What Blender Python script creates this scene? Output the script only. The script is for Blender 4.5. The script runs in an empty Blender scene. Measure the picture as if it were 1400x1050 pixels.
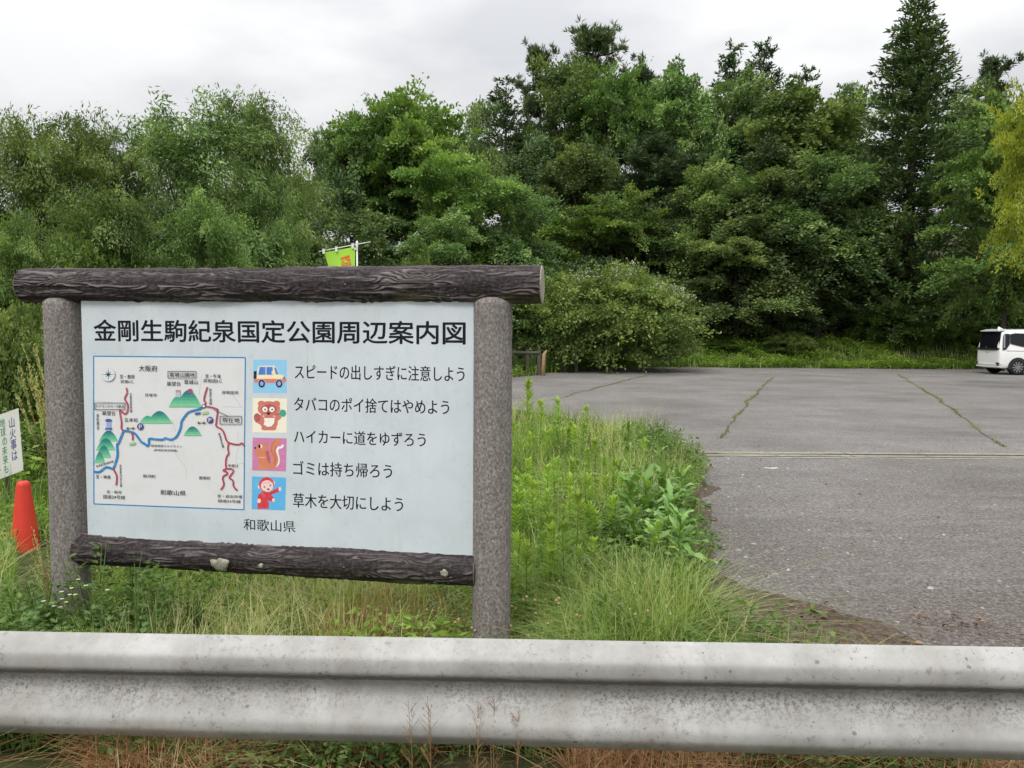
import bpy, math, random
import numpy as np
from mathutils import Vector, Matrix
from mathutils.geometry import tessellate_polygon

PI = math.pi
R_ = math.radians
rng = np.random.default_rng(7)
random.seed(7)
sc = bpy.context.scene
COL = sc.collection

# ------------------------------------------------------------------ camera
CAM = Vector((0, 0, 1.55))
F = 1050.0
ROT = (Matrix.Rotation(R_(90 - 3.76), 4, 'X') @ Matrix.Rotation(0.007, 4, 'Z'))
cd = bpy.data.cameras.new('camera'); cam = bpy.data.objects.new('camera', cd); COL.objects.link(cam)
cam.matrix_world = Matrix.Translation(CAM) @ ROT
cd.sensor_width = 36; cd.lens = 27.0; cd.clip_end = 2000; cd.clip_start = 0.05
sc.camera = cam
R3 = ROT.to_3x3()
def ray(px, py): return R3 @ Vector(((px - 700) / F, -(py - 525) / F, -1))
def at(px, py, Y):
    d = ray(px, py); return CAM + d * (Y / d.y)
def gnd(px, py, z=0.0):
    d = ray(px, py); return CAM + d * ((z - CAM.z) / d.z)

# ------------------------------------------------------------------ world and sun
SUN_EL, SUN_AZ = R_(50), R_(205)      # high, behind the camera and a little to the left
w = bpy.data.worlds.new('World'); sc.world = w; w.use_nodes = True
nt = w.node_tree; nt.nodes.clear()
def WN(t): return nt.nodes.new(t)
out = WN('ShaderNodeOutputWorld'); bg = WN('ShaderNodeBackground'); nt.links.new(bg.outputs[0], out.inputs[0])
sky = WN('ShaderNodeTexSky'); sky.sky_type = 'NISHITA'; sky.sun_disc = False
sky.sun_elevation = SUN_EL; sky.sun_rotation = SUN_AZ
tc = WN('ShaderNodeTexCoord'); sep = WN('ShaderNodeSeparateXYZ'); nt.links.new(tc.outputs['Generated'], sep.inputs[0])
mp = WN('ShaderNodeMapping'); mp.inputs['Scale'].default_value = (1.6, 1.6, 4.5); nt.links.new(tc.outputs['Generated'], mp.inputs[0])
nz = WN('ShaderNodeTexNoise'); nz.inputs['Scale'].default_value = 1.7; nz.inputs['Detail'].default_value = 5; nz.inputs['Roughness'].default_value = .5
nt.links.new(mp.outputs[0], nz.inputs['Vector'])
cr = WN('ShaderNodeValToRGB'); nt.links.new(nz.outputs[0], cr.inputs[0])
cr.color_ramp.elements[0].position = .36; cr.color_ramp.elements[0].color = (.70, .71, .735, 1)
cr.color_ramp.elements[1].position = .60; cr.color_ramp.elements[1].color = (1.0, 1.0, .995, 1)
pw = WN('ShaderNodeMath'); pw.operation = 'POWER'; pw.use_clamp = True; pw.inputs[1].default_value = 1.8; nt.links.new(sep.outputs[2], pw.inputs[0])
grad = WN('ShaderNodeMapRange'); nt.links.new(pw.outputs[0], grad.inputs[0])     # overcast: brighter towards the zenith
grad.inputs[1].default_value = 0.0; grad.inputs[2].default_value = 1.0
grad.inputs[3].default_value = .62; grad.inputs[4].default_value = 2.3
cl = WN('ShaderNodeVectorMath'); cl.operation = 'SCALE'; nt.links.new(cr.outputs[0], cl.inputs[0]); nt.links.new(grad.outputs[0], cl.inputs['Scale'])
sk = WN('ShaderNodeVectorMath'); sk.operation = 'SCALE'; sk.inputs['Scale'].default_value = .1; nt.links.new(sky.outputs[0], sk.inputs[0])
mx = WN('ShaderNodeMixRGB'); mx.inputs[0].default_value = .93
nt.links.new(sk.outputs[0], mx.inputs[1]); nt.links.new(cl.outputs[0], mx.inputs[2]); nt.links.new(mx.outputs[0], bg.inputs[0])
bg.inputs[1].default_value = 1.0
sl = bpy.data.lights.new('sun', 'SUN'); sl.energy = 1.5; sl.angle = R_(14); sl.color = (1, .97, .92)
sun = bpy.data.objects.new('sun', sl); COL.objects.link(sun)
sd = Vector((math.sin(SUN_AZ) * math.cos(SUN_EL), math.cos(SUN_AZ) * math.cos(SUN_EL), math.sin(SUN_EL)))
sun.rotation_euler = sd.to_track_quat('Z', 'Y').to_euler()
sc.view_settings.view_transform = 'Standard'; sc.view_settings.look = 'None'
sc.view_settings.exposure = 0.35; sc.view_settings.gamma = 1
sc.cycles.max_bounces = 6; sc.cycles.diffuse_bounces = 3; sc.cycles.transmission_bounces = 4; sc.cycles.use_denoising = True

# ------------------------------------------------------------------ helpers
def link(o, parent=None):
    COL.objects.link(o)
    if parent is not None: o.parent = parent
    return o
def tag(o, label=None, cat=None, group=None, kind=None):
    if label: o['label'] = label
    if cat: o['category'] = cat
    if group: o['group'] = group
    if kind: o['kind'] = kind
    return o
def empty(name, loc=(0, 0, 0), rz=0.0):
    o = bpy.data.objects.new(name, None); o.location = loc; o.rotation_euler = (0, 0, rz); o.empty_display_size = .1
    return link(o)
def mesh(name, V, Q, mats=(), smooth=False, tint=None, midx=None):
    """V (n,3), Q (m,k) array or list of polygons"""
    me = bpy.data.meshes.new(name)
    V = np.asarray(V, dtype=np.float32).reshape(-1, 3)
    if isinstance(Q, np.ndarray):
        k = Q.shape[1]; m = Q.shape[0]
        me.vertices.add(len(V)); me.vertices.foreach_set('co', V.ravel())
        me.loops.add(m * k); me.loops.foreach_set('vertex_index', Q.astype(np.int32).ravel())
        me.polygons.add(m); me.polygons.foreach_set('loop_start', np.arange(0, m * k, k, dtype=np.int32))
        me.update(calc_edges=True)
    else:
        me.from_pydata(V.tolist(), [], Q)
    for mm in (mats if isinstance(mats, (list, tuple)) else [mats]): me.materials.append(mm)
    if midx is not None: me.polygons.foreach_set('material_index', np.asarray(midx, dtype=np.int32))
    if smooth: me.polygons.foreach_set('use_smooth', np.ones(len(me.polygons), dtype=bool))
    if tint is not None:
        a = me.attributes.new('tint', 'FLOAT', 'POINT'); a.data.foreach_set('value', np.asarray(tint, dtype=np.float32))
    me.validate(); me.update()
    return me
def obj(name, me, parent=None):
    return link(bpy.data.objects.new(name, me), parent)
class MB:
    """collects shapes into one mesh"""
    def __init__(s): s.V = []; s.F = []; s.M = []
    def add(s, V, Fs, m=0):
        b = len(s.V); s.V += [tuple(v) for v in V]; s.F += [[b + i for i in f] for f in Fs]; s.M += [m] * len(Fs); return s
    def box(s, c, d, rot=None, m=0):
        hx, hy, hz = d[0] / 2, d[1] / 2, d[2] / 2
        P = [Vector((x, y, z)) for x in (-hx, hx) for y in (-hy, hy) for z in (-hz, hz)]
        if rot: P = [rot @ p for p in P]
        c = Vector(c)
        return s.add([p + c for p in P], [[0, 1, 3, 2], [4, 6, 7, 5], [0, 4, 5, 1], [2, 3, 7, 6], [0, 2, 6, 4], [1, 5, 7, 3]], m)
    def tube(s, pts, rad, n=8, m=0, cap=True):
        pts = [Vector(p) for p in pts]; rings = []
        if not hasattr(rad, '__len__'): rad = [rad] * len(pts)
        V = []
        for i, p in enumerate(pts):
            t = (pts[min(i + 1, len(pts) - 1)] - pts[max(i - 1, 0)]).normalized()
            a = Vector((1, 0, 0)) if abs(t.x) < .8 else Vector((0, 0, 1))
            u = t.cross(a).normalized(); v = t.cross(u)
            V += [p + (u * math.cos(2 * PI * k / n) + v * math.sin(2 * PI * k / n)) * rad[i] for k in range(n)]
        Fs = [[i * n + k, i * n + (k + 1) % n, (i + 1) * n + (k + 1) % n, (i + 1) * n + k] for i in range(len(pts) - 1) for k in range(n)]
        if cap: Fs += [list(range(n))[::-1], [(len(pts) - 1) * n + k for k in range(n)]]
        return s.add(V, Fs, m)
    def lathe(s, prof, n=24, c=(0, 0, 0), axis='Z', m=0):
        c = Vector(c); V = []
        for r, z in prof:
            for k in range(n):
                a = 2 * PI * k / n
                p = Vector((r * math.cos(a), r * math.sin(a), z))
                if axis == 'Y': p = Vector((p.x, p.z, p.y))
                V.append(c + p)
        Fs = [[i * n + k, i * n + (k + 1) % n, (i + 1) * n + (k + 1) % n, (i + 1) * n + k] for i in range(len(prof) - 1) for k in range(n)]
        return s.add(V, Fs, m)
    def build(s, name, mats, parent=None, smooth=False):
        me = mesh(name, s.V, s.F, mats, smooth, midx=s.M)
        return obj(name, me, parent)

def _hash(ix, iy, iz):
    h = (ix * 374761393 + iy * 668265263 + iz * 2147483647 % 982451653) & 0xffffffff
    h = ((h ^ (h >> 13)) * 1274126177) & 0xffffffff
    return ((h ^ (h >> 16)) & 0xffff) / 65535.0
def vnoise(x, y, z=0.0):
    x = np.asarray(x, float); y = np.asarray(y, float); z = np.asarray(z, float) + 0 * x
    ix, iy, iz = np.floor(x).astype(np.int64), np.floor(y).astype(np.int64), np.floor(z).astype(np.int64)
    fx, fy, fz = x - ix, y - iy, z - iz
    fx, fy, fz = [f * f * (3 - 2 * f) for f in (fx, fy, fz)]
    def c(a, b, d): return _hash(ix + a, iy + b, iz + d)
    x00 = c(0, 0, 0) * (1 - fx) + c(1, 0, 0) * fx; x10 = c(0, 1, 0) * (1 - fx) + c(1, 1, 0) * fx
    x01 = c(0, 0, 1) * (1 - fx) + c(1, 0, 1) * fx; x11 = c(0, 1, 1) * (1 - fx) + c(1, 1, 1) * fx
    return ((x00 * (1 - fy) + x10 * fy) * (1 - fz) + (x01 * (1 - fy) + x11 * fy) * fz) * 2 - 1

# ------------------------------------------------------------------ materials
class M_:
    def __init__(s, name, rough=.7, spec=.3):
        s.m = bpy.data.materials.new(name); s.m.use_nodes = True; s.t = s.m.node_tree
        s.b = s.t.nodes['Principled BSDF']; s.out = s.t.nodes['Material Output']
        s.b.inputs['Roughness'].default_value = rough; s.b.inputs['Specular IOR Level'].default_value = spec
        s._tc = None
    def n(s, t, **kw):
        nd = s.t.nodes.new(t)
        for k, v in kw.items(): setattr(nd, k, v)
        return nd
    def l(s, a, b): s.t.links.new(a, b)
    def tc(s, scale=(1, 1, 1), out='Object'):
        c = s.n('ShaderNodeTexCoord'); mp = s.n('ShaderNodeMapping'); mp.inputs['Scale'].default_value = scale
        s.l(c.outputs[out], mp.inputs[0]); return mp.outputs[0]
    def noise(s, scale, detail=4, rough=.55, vec=None, dist=0):
        nd = s.n('ShaderNodeTexNoise'); nd.inputs['Scale'].default_value = scale; nd.inputs['Detail'].default_value = detail
        nd.inputs['Roughness'].default_value = rough; nd.inputs['Distortion'].default_value = dist
        s.l(vec if vec is not None else s.tc(), nd.inputs['Vector']); return nd.outputs[0]
    def ramp(s, fac, stops, interp='LINEAR'):
        r = s.n('ShaderNodeValToRGB'); s.l(fac, r.inputs[0]); e = r.color_ramp.elements; r.color_ramp.interpolation = interp
        while len(e) < len(stops): e.new(.5)
        for k, (p, c) in enumerate(stops):
            e[k].position = p; e[k].color = (c, c, c, 1) if not hasattr(c, '__len__') else (*c, 1)
        return r.outputs[0]
    def mix(s, fac, a, b, mode='MIX'):
        r = s.n('ShaderNodeMixRGB', blend_type=mode)
        for i, v in ((0, fac), (1, a), (2, b)):
            if hasattr(v, 'node'): s.l(v, r.inputs[i])
            elif hasattr(v, '__len__'): r.inputs[i].default_value = (*v, 1)
            else: r.inputs[i].default_value = v if i == 0 else (v, v, v, 1)
        return r.outputs[0]
    def math(s, op, a, b=0.0, clamp=False):
        r = s.n('ShaderNodeMath', operation=op); r.use_clamp = clamp
        for i, v in ((0, a), (1, b)):
            if hasattr(v, 'node'): s.l(v, r.inputs[i])
            else: r.inputs[i].default_value = v
        return r.outputs[0]
    def color(s, c):
        if hasattr(c, 'node'): s.l(c, s.b.inputs['Base Color'])
        else: s.b.inputs['Base Color'].default_value = (*c, 1)
        return s
    def bump(s, h, strength=.5, dist=.01):
        b = s.n('ShaderNodeBump'); b.inputs['Strength'].default_value = strength; b.inputs['Distance'].default_value = dist
        s.l(h, b.inputs['Height']); s.l(b.outputs[0], s.b.inputs['Normal']); return s

def plain(name, c, rough=.6, spec=.3, var=.12, scale=30):
    m = M_(name, rough, spec)
    n = m.noise(scale, 3)
    m.color(m.mix(n, tuple(x * (1 - var) for x in c), tuple(min(1, x * (1 + var)) for x in c)))
    return m.m

def leaf_mat(name, stops, trans=.35, gloss=.06, objvar=.42, tcol=(1.1, 1.15, .5)):
    m = M_(name, .55, .25); t = m.t
    a = m.n('ShaderNodeAttribute', attribute_name='tint')
    c = m.ramp(a.outputs['Fac'], stops)
    oi = m.n('ShaderNodeObjectInfo')
    f = m.math('MULTIPLY_ADD', oi.outputs['Random'], objvar); f.node.inputs[2].default_value = 1 - objvar / 2
    if objvar: c = m.mix(1.0, c, m.mix(m.math('FRACT', m.math('MULTIPLY', oi.outputs['Random'], 7.31)), (1.09, 1.03, .86), (.93, 1.0, 1.0)), 'MULTIPLY')
    vm = m.n('ShaderNodeVectorMath', operation='SCALE'); m.l(c, vm.inputs[0]); m.l(f, vm.inputs['Scale'])
    c = vm.outputs[0]
    m.color(c)
    tr = m.n('ShaderNodeBsdfTranslucent'); m.l(m.mix(1.0, c, tcol, 'MULTIPLY'), tr.inputs[0])
    ms = m.n('ShaderNodeMixShader'); ms.inputs[0].default_value = trans
    m.l(m.b.outputs[0], ms.inputs[1]); m.l(tr.outputs[0], ms.inputs[2]); m.l(ms.outputs[0], m.out.inputs[0])
    m.b.inputs['Specular IOR Level'].default_value = gloss * 4
    return m.m

MAT = {}
# asphalt: old, faded, grey brown
m = M_('asphalt', .85, .25); v = m.tc()
fine = m.noise(48, 6, .78, v); big = m.noise(.45, 5, .6, v); mid = m.noise(3.0, 4, .6, v)
vo = m.n('ShaderNodeTexVoronoi'); vo.inputs['Scale'].default_value = 70; m.l(v, vo.inputs['Vector'])
base = m.ramp(big, [(.36, (.125, .115, .108)), (.5, (.18, .168, .16)), (.66, (.235, .222, .213))])
base = m.mix(m.ramp(mid, [(.42, 0.0), (.7, .55)]), base, (.150, .130, .112))
sp_ = m.n('ShaderNodeSeparateXYZ'); m.l(v, sp_.inputs[0])
nr_ = m.n('ShaderNodeMapRange'); m.l(m.math('ADD', sp_.outputs[1], m.math('MULTIPLY', m.noise(.8, 4, .6, v), 5.0)), nr_.inputs[0]); nr_.inputs[1].default_value = 12.5; nr_.inputs[2].default_value = 5.0
base = m.mix(m.math('MULTIPLY', nr_.outputs[0], .9), base, (.108, .089, .073))   # darker brown towards the near end
st_ = m.noise(1.1, 5, .7, m.tc((.35, 1.6, 1)))
base = m.mix(m.ramp(st_, [(.50, 0.0), (.66, .5)]), base, (.24, .23, .225))
base = m.mix(m.ramp(fine, [(.37, 0.9), (.50, 0.0)]), base, (.055, .05, .048))
base = m.mix(m.ramp(fine, [(.52, 0.0), (.66, .65)]), base, (.36, .34, .32))
gr2 = m.noise(20, 8, .8, v)
base = m.mix(m.ramp(gr2, [(.36, .8), (.45, 0.0)]), base, (.06, .054, .05))
base = m.mix(m.ramp(gr2, [(.57, 0.0), (.66, .5)]), base, (.29, .275, .26))
m.color(base); m.bump(m.mix(.5, fine, vo.outputs[0]), .9, .012); MAT['asphalt'] = m.m
# soil and ground
m = M_('ground', .95, .1); v = m.tc()
m.color(m.mix(m.ramp(m.noise(1.2, 5, .6, v), [(.4, 0.0), (.6, 1.0)]), m.ramp(m.noise(40, 4, .6, v), [(.3, (.045, .035, .022)), (.7, (.12, .095, .06))]), (.06, .085, .028)))
m.bump(m.noise(30, 5, .7, v), .8, .03); MAT['ground'] = m.m
m = M_('bare_dirt', .95, .1); v = m.tc()
m.color(m.ramp(m.noise(28, 6, .7, v), [(.3, (.05, .038, .028)), (.55, (.13, .10, .078)), (.75, (.24, .19, .15))]))
m.bump(m.noise(45, 5, .7, v), 1, .02); MAT['bare_dirt'] = m.m
# concrete log bark
m = M_('bark_concrete', .9, .12); v = m.tc((1, 1, 1))
a = m.n('ShaderNodeAttribute', attribute_name='tint')
n1 = m.noise(9, 5, .6, v); n2 = m.noise(60, 4, .7, v)
c = m.ramp(a.outputs['Fac'], [(0, (.012, .010, .010)), (.28, (.05, .041, .042)), (.6, (.15, .130, .130)), (1, (.27, .243, .243))])  # relief shade painted in: grooves near black, ridge faces lighter
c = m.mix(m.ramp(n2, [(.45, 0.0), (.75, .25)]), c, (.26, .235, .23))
ge = m.n('ShaderNodeTexCoord'); sg = m.n('ShaderNodeSeparateXYZ'); m.l(v, sg.inputs[0])
low = m.n('ShaderNodeMapRange'); m.l(sg.outputs[2], low.inputs[0]); low.inputs[1].default_value = -.02; low.inputs[2].default_value = -.065
moss = m.math('MULTIPLY', m.math('MULTIPLY', m.ramp(n1, [(.5, 0.0), (.68, 1.0)]), low.outputs[0]), .5)
c = m.mix(moss, c, (.17, .175, .08))
lich = m.noise(7, 6, .72, m.tc((1, 1, 1.3)))
c = m.mix(m.ramp(lich, [(.665, 0.0), (.69, .8)]), c, (.42, .42, .36))
m.color(c); m.bump(n2, .4, .004); MAT['bark'] = m.m
# post
m = M_('post_concrete', .8, .25); v = m.tc()
n1 = m.noise(95, 5, .75, m.tc((1, 1, .75))); n2 = m.noise(16, 5, .65, m.tc((1.6, 1.6, .22)))
c = m.ramp(n1, [(.33, (.085, .075, .068)), (.5, (.225, .203, .187)), (.67, (.42, .39, .365))])
c = m.mix(m.ramp(n2, [(.38, .35), (.62, 0.0)]), c, (.12, .105, .095))
lich = m.noise(16, 5, .7, m.tc((1, 1, .8)))
c = m.mix(m.ramp(lich, [(.70, 0.0), (.73, .8)]), c, (.48, .46, .42))
m.color(c); m.bump(n1, .8, .006); MAT['post'] = m.m
m = M_('cut_wood', .8, .2); m.color(m.ramp(m.noise(40, 4, .6), [(.3, (.26, .22, .17)), (.7, (.45, .41, .33))])); MAT['cut'] = m.m
# sign panel
m = M_('panel_paint', .38, .45); v = m.tc()
n = m.noise(2.6, 6, .65, v); n2 = m.noise(22, 5, .75, v)
c = m.ramp(n, [(.35, (.52, .575, .605)), (.65, (.60, .66, .695))])
c = m.mix(m.ramp(n2, [(.57, 0.0), (.72, .45)]), c, (.42, .47, .44))
st = m.noise(5, 6, .7, m.tc((3.5, 1, .5)))
c = m.mix(m.ramp(st, [(.56, 0.0), (.75, .5)]), c, (.45, .50, .46))
m.color(c); MAT['panel'] = m.m
m = M_('map_paint', .4, .4); v = m.tc()
c = m.mix(m.ramp(m.noise(9, 5, .7, v), [(.5, 0.0), (.75, .35)]), (.68, .685, .69), (.52, .52, .49)); m.color(c); MAT['map'] = m.m
m = M_('print_ink', .45, .35); a = m.n('ShaderNodeVertexColor', layer_name='ink'); m.color(m.mix(m.ramp(m.noise(30, 4, .7), [(.5, 0.0), (.8, .25)]), a.outputs[0], (.6, .6, .58))); MAT['ink'] = m.m
MAT['black_ink'] = plain('black_ink', (.012, .014, .022), .6, .1)
MAT['blue_ink'] = plain('blue_ink', (.05, .27, .58), .45, .35)
# guardrail
m = M_('galvanised', .55, .4); v = m.tc()
n = m.noise(5, 6, .7, v); st = m.noise(6, 6, .7, m.tc((1.0, 1, .35)))
c = m.ramp(n, [(.3, (.27, .265, .25)), (.65, (.405, .40, .385))])
c = m.mix(m.ramp(st, [(.46, 0.0), (.72, .7)]), c, (.25, .24, .21))
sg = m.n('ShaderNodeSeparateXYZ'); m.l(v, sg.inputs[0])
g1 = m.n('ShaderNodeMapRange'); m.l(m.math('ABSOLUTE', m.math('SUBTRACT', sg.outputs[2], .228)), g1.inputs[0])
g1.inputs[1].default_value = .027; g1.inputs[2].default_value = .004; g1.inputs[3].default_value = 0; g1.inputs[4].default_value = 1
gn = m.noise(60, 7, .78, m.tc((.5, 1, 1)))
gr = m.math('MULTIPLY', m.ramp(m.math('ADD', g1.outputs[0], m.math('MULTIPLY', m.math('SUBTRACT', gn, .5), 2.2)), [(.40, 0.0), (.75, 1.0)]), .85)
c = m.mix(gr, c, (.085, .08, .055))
gn2 = m.noise(80, 9, .85, v)                                    # fine specks in the trough
g2 = m.n('ShaderNodeMapRange'); m.l(m.math('ABSOLUTE', m.math('SUBTRACT', sg.outputs[2], .17)), g2.inputs[0])
g2.inputs[1].default_value = .085; g2.inputs[2].default_value = .01
pat = m.ramp(m.noise(2.2, 4, .6, v), [(.36, 0.3), (.54, 1.0)])
c = m.mix(m.math('MULTIPLY', m.math('MULTIPLY', g2.outputs[0], pat), m.ramp(gn2, [(.51, 0.0), (.535, .9)])), c, (.12, .115, .092))
vo = m.n('ShaderNodeTexVoronoi'); vo.inputs['Scale'].default_value = 27; m.l(m.tc(), vo.inputs['Vector'])
vs = m.n('ShaderNodeSeparateColor'); m.l(vo.outputs['Color'], vs.inputs[0])
wob = m.math('ADD', vo.outputs['Distance'], m.math('MULTIPLY', m.math('SUBTRACT', m.noise(130, 3, .6, v), .5), .35))
spot = m.math('LESS_THAN', wob, m.math('MULTIPLY', m.math('SUBTRACT', vs.outputs[0], .62, True), .50))
c = m.mix(m.math('MULTIPLY', spot, .8), c, (.13, .125, .11))
c = m.mix(m.math('MULTIPLY', m.ramp(m.noise(42, 9, .85, v), [(.555, 0.0), (.58, .85)]), m.ramp(m.noise(3.1, 4, .6, v), [(.42, .12), (.60, .95)])), c, (.15, .145, .12))
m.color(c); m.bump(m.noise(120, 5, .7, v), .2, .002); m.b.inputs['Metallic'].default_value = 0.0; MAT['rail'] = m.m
# foliage
G = leaf_mat
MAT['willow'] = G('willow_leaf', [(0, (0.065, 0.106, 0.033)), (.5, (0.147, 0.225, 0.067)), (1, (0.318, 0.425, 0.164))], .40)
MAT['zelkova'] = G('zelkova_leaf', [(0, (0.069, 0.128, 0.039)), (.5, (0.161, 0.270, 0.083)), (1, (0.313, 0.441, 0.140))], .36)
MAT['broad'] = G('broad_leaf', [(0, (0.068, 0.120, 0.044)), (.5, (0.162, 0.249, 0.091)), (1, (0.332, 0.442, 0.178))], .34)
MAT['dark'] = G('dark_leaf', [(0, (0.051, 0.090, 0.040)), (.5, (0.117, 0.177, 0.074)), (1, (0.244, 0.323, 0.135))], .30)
MAT['bright'] = G('bright_leaf', [(0, (0.074, 0.132, 0.035)), (.5, (0.156, 0.246, 0.065)), (1, (0.276, 0.370, 0.130))], .42)
MAT['bushy'] = G('bush_leaf', [(0, (0.076, 0.120, 0.037)), (.5, (0.174, 0.250, 0.079)), (1, (0.337, 0.415, 0.155))], .36)
MAT['yellow'] = G('maple_leaf', [(0, (.15, .20, .022)), (.5, (.32, .37, .045)), (1, (.48, .50, .09))], .45, objvar=0)
MAT['needle'] = G('pine_needle', [(0, (0.037, 0.067, 0.033)), (.5, (0.087, 0.134, 0.062)), (1, (0.174, 0.234, 0.105))], .18)
MAT['cedar'] = G('cedar_needle', [(0, (0.031, 0.060, 0.028)), (.5, (0.074, 0.121, 0.052)), (1, (0.160, 0.217, 0.089))], .18)
MAT['grass'] = G('grass_blade', [(0, (0.103, 0.179, 0.036)), (.4, (0.216, 0.325, 0.074)), (.7, (0.389, 0.470, 0.158)), (1, (0.670, 0.627, 0.347))], .40, objvar=0)
MAT['crack_grass'] = G('crack_grass', [(0, (.09, .10, .035)), (.5, (.19, .21, .08)), (1, (.34, .33, .17))], .3, objvar=0)
MAT['dry'] = G('dry_grass', [(0, (.20, .085, .035)), (.5, (.44, .23, .10)), (1, (.60, .48, .28))], .30, objvar=0, tcol=(1, .9, .7))
MAT['weed'] = G('weed_leaf', [(0, (0.105, 0.200, 0.030)), (.5, (0.210, 0.350, 0.055)), (1, (0.378, 0.500, 0.120))], .42)
MAT['mugwort'] = G('mugwort_leaf', [(0, (.060, .115, .032)), (.5, (.115, .195, .055)), (1, (.21, .30, .11))], .38)
MAT['dock'] = G('dock_leaf', [(0, (0.090, 0.192, 0.036)), (.5, (0.162, 0.300, 0.066)), (1, (0.264, 0.408, 0.132))], .32, gloss=.16)
MAT['petal'] = G('petal', [(0, (.72, .72, .68)), (1, (.85, .85, .82))], .2, tcol=(1, 1, 1))
MAT['wood_bark'] = plain('tree_bark', (.075, .062, .050), .9, .1, .5, 14)
MAT['stem'] = plain('plant_stem', (.11, .16, .045), .8, .1, .3, 30)
MAT['old_wood'] = plain('weathered_wood', (.11, .095, .08), .85, .15, .35, 18)

# ------------------------------------------------------------------ terrain and parking lot
def hgt(x, y):
    x = np.asarray(x, float); y = np.asarray(y, float)
    t = np.clip((y - 42) / 36, 0, 1); t = t * t * (3 - 2 * t)
    a = np.clip((x + 22) / 22, 0, 1)
    h = 11.0 * t * a
    q = np.clip((y - np.interp(x, [-3, 2, 5, 9, 60], [40, 36, 36.6, 37.0, 37.2])) / 4.6, 0, 1); h = h + 1.15 * q * q * (3 - 2 * q) * np.clip((x + 3) / 6, 0, 1)
    h = h - 0.35 * np.clip((-x - 6) / 10, 0, 1) * (1 - t)
    return h
def gz(x, y): return float(hgt(x, y))
xs = np.unique(np.concatenate([np.linspace(-600, -60, 10), np.linspace(-60, 60, 61), np.linspace(60, 600, 10)]))
ys = np.unique(np.concatenate([np.linspace(-200, -10, 8), np.linspace(-10, 30, 21), np.linspace(30, 46, 33), np.linspace(46, 100, 28), np.linspace(100, 1200, 14)]))
GX, GY = np.meshgrid(xs, ys, indexing='ij'); GZ = hgt(GX, GY)
V = np.stack([GX, GY, GZ], -1).reshape(-1, 3); ny = len(ys)
ii, jj = np.meshgrid(np.arange(len(xs) - 1), np.arange(ny - 1), indexing='ij'); b = (ii * ny + jj).ravel()
o = obj('ground', mesh('ground', V, np.stack([b, b + ny, b + ny + 1, b + 1], 1), MAT['ground'], True)); tag(o, kind='structure')

XE = np.array([(2.4, 1.8), (3.3, 1.35), (3.7, 1.02), (3.95, .92), (4.3, 1.0), (4.9, 1.16), (6, 1.48), (7.5, 1.90), (8.85, 2.20), (10, 2.32), (11, 2.15), (12.6, 1.75), (14, 1.05), (15.5, .1), (17, -1.6), (18.5, -4), (20, -8)])
def xe(y):
    y = np.asarray(y, float)
    return np.interp(y, XE[:, 0], XE[:, 1])
edge = []
for y in np.concatenate([np.arange(2.4, 18.5, .12)]):
    x = float(xe(y)) + .10 * float(vnoise(y * 3.1, 5.2)) + .06 * float(vnoise(y * 9, 1.2)); edge.append((x, y))
far = [(-7.5, 19.0), (-4.2, 23.0), (-1.0, 26.4), (.2, 27.6), (2.1, 31.5), (4.6, 35.4), (7.5, 36.3), (12, 36.5), (20, 36.7), (30, 36.7), (45, 36.4)]
fe = []
for k in range(len(far) - 1):
    a, b_ = Vector(far[k]), Vector(far[k + 1])
    for q in np.arange(0, 1, .06):
        p = a.lerp(b_, q); n_ = .25 * float(vnoise(p.x * .9, p.y * .9)) + .12 * float(vnoise(p.x * 3, p.y * 3)); fe.append((p.x - n_ * .4, p.y + n_))
lot = edge + fe + [(45, 2.4)]
tri = tessellate_polygon([[Vector((x, y, 0)) for x, y in lot]])
o = obj('parking_lot', mesh('parking_lot', [(x, y, .006) for x, y in lot], [list(t) for t in tri], MAT['asphalt'])); tag(o, kind='structure')
if o.data.polygons[0].normal.z < 0: o.data.flip_normals()
# the road the photographer stands on
o = obj('road', mesh('road', [(-60, -6, .006), (60, -6, .006), (60, 1.6, .006), (-60, 1.6, .006)], [[0, 1, 2, 3]], MAT['asphalt'])); tag(o, kind='structure')
# bare dirt tongue at the near edge of the lot
P = [(1.0, 5.2), (1.36, 4.9), (1.45, 4.6), (1.62, 4.45), (1.95, 4.1), (2.1, 3.72), (2.4, 3.4), (2.9, 3.0), (3.0, 2.6), (.8, 2.6), (.75, 3.6)]
PP = []
for k in range(len(P)):
    a, b_ = Vector(P[k]), Vector(P[(k + 1) % len(P)])
    for q in np.arange(0, 1, .12):
        p = a.lerp(b_, q); PP.append((p.x + .05 * float(vnoise(p.x * 9, p.y * 9)), p.y + .05 * float(vnoise(p.x * 9 + 9, p.y * 9))))
tri = tessellate_polygon([[Vector((x, y, 0)) for x, y in PP]])
o = obj('dirt_edge', mesh('dirt_edge', [(x, y, .012) for x, y in PP], [list(t) for t in tri], MAT['bare_dirt'])); tag(o, kind='structure')
if o.data.polygons[0].normal.z < 0: o.data.flip_normals()

# crumbled soil along the grass edge
yy_ = np.arange(4.3, 13.5, .07); x0_ = xe(yy_) - .35; x1_ = xe(yy_) + .06 + .16 * vnoise(yy_ * 1.7, 3.3) + .07 * vnoise(yy_ * 6, 1.3); n_ = len(yy_)
V = np.concatenate([np.stack([x0_, yy_, 0 * yy_ + .009], -1), np.stack([x1_, yy_, 0 * yy_ + .009], -1)])
o = obj('soil_edge', mesh('soil_edge', V, np.stack([np.arange(n_ - 1), np.arange(n_ - 1) + n_, np.arange(n_ - 1) + n_ + 1, np.arange(n_ - 1) + 1], 1), MAT['bare_dirt'])); tag(o, kind='structure')
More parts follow.
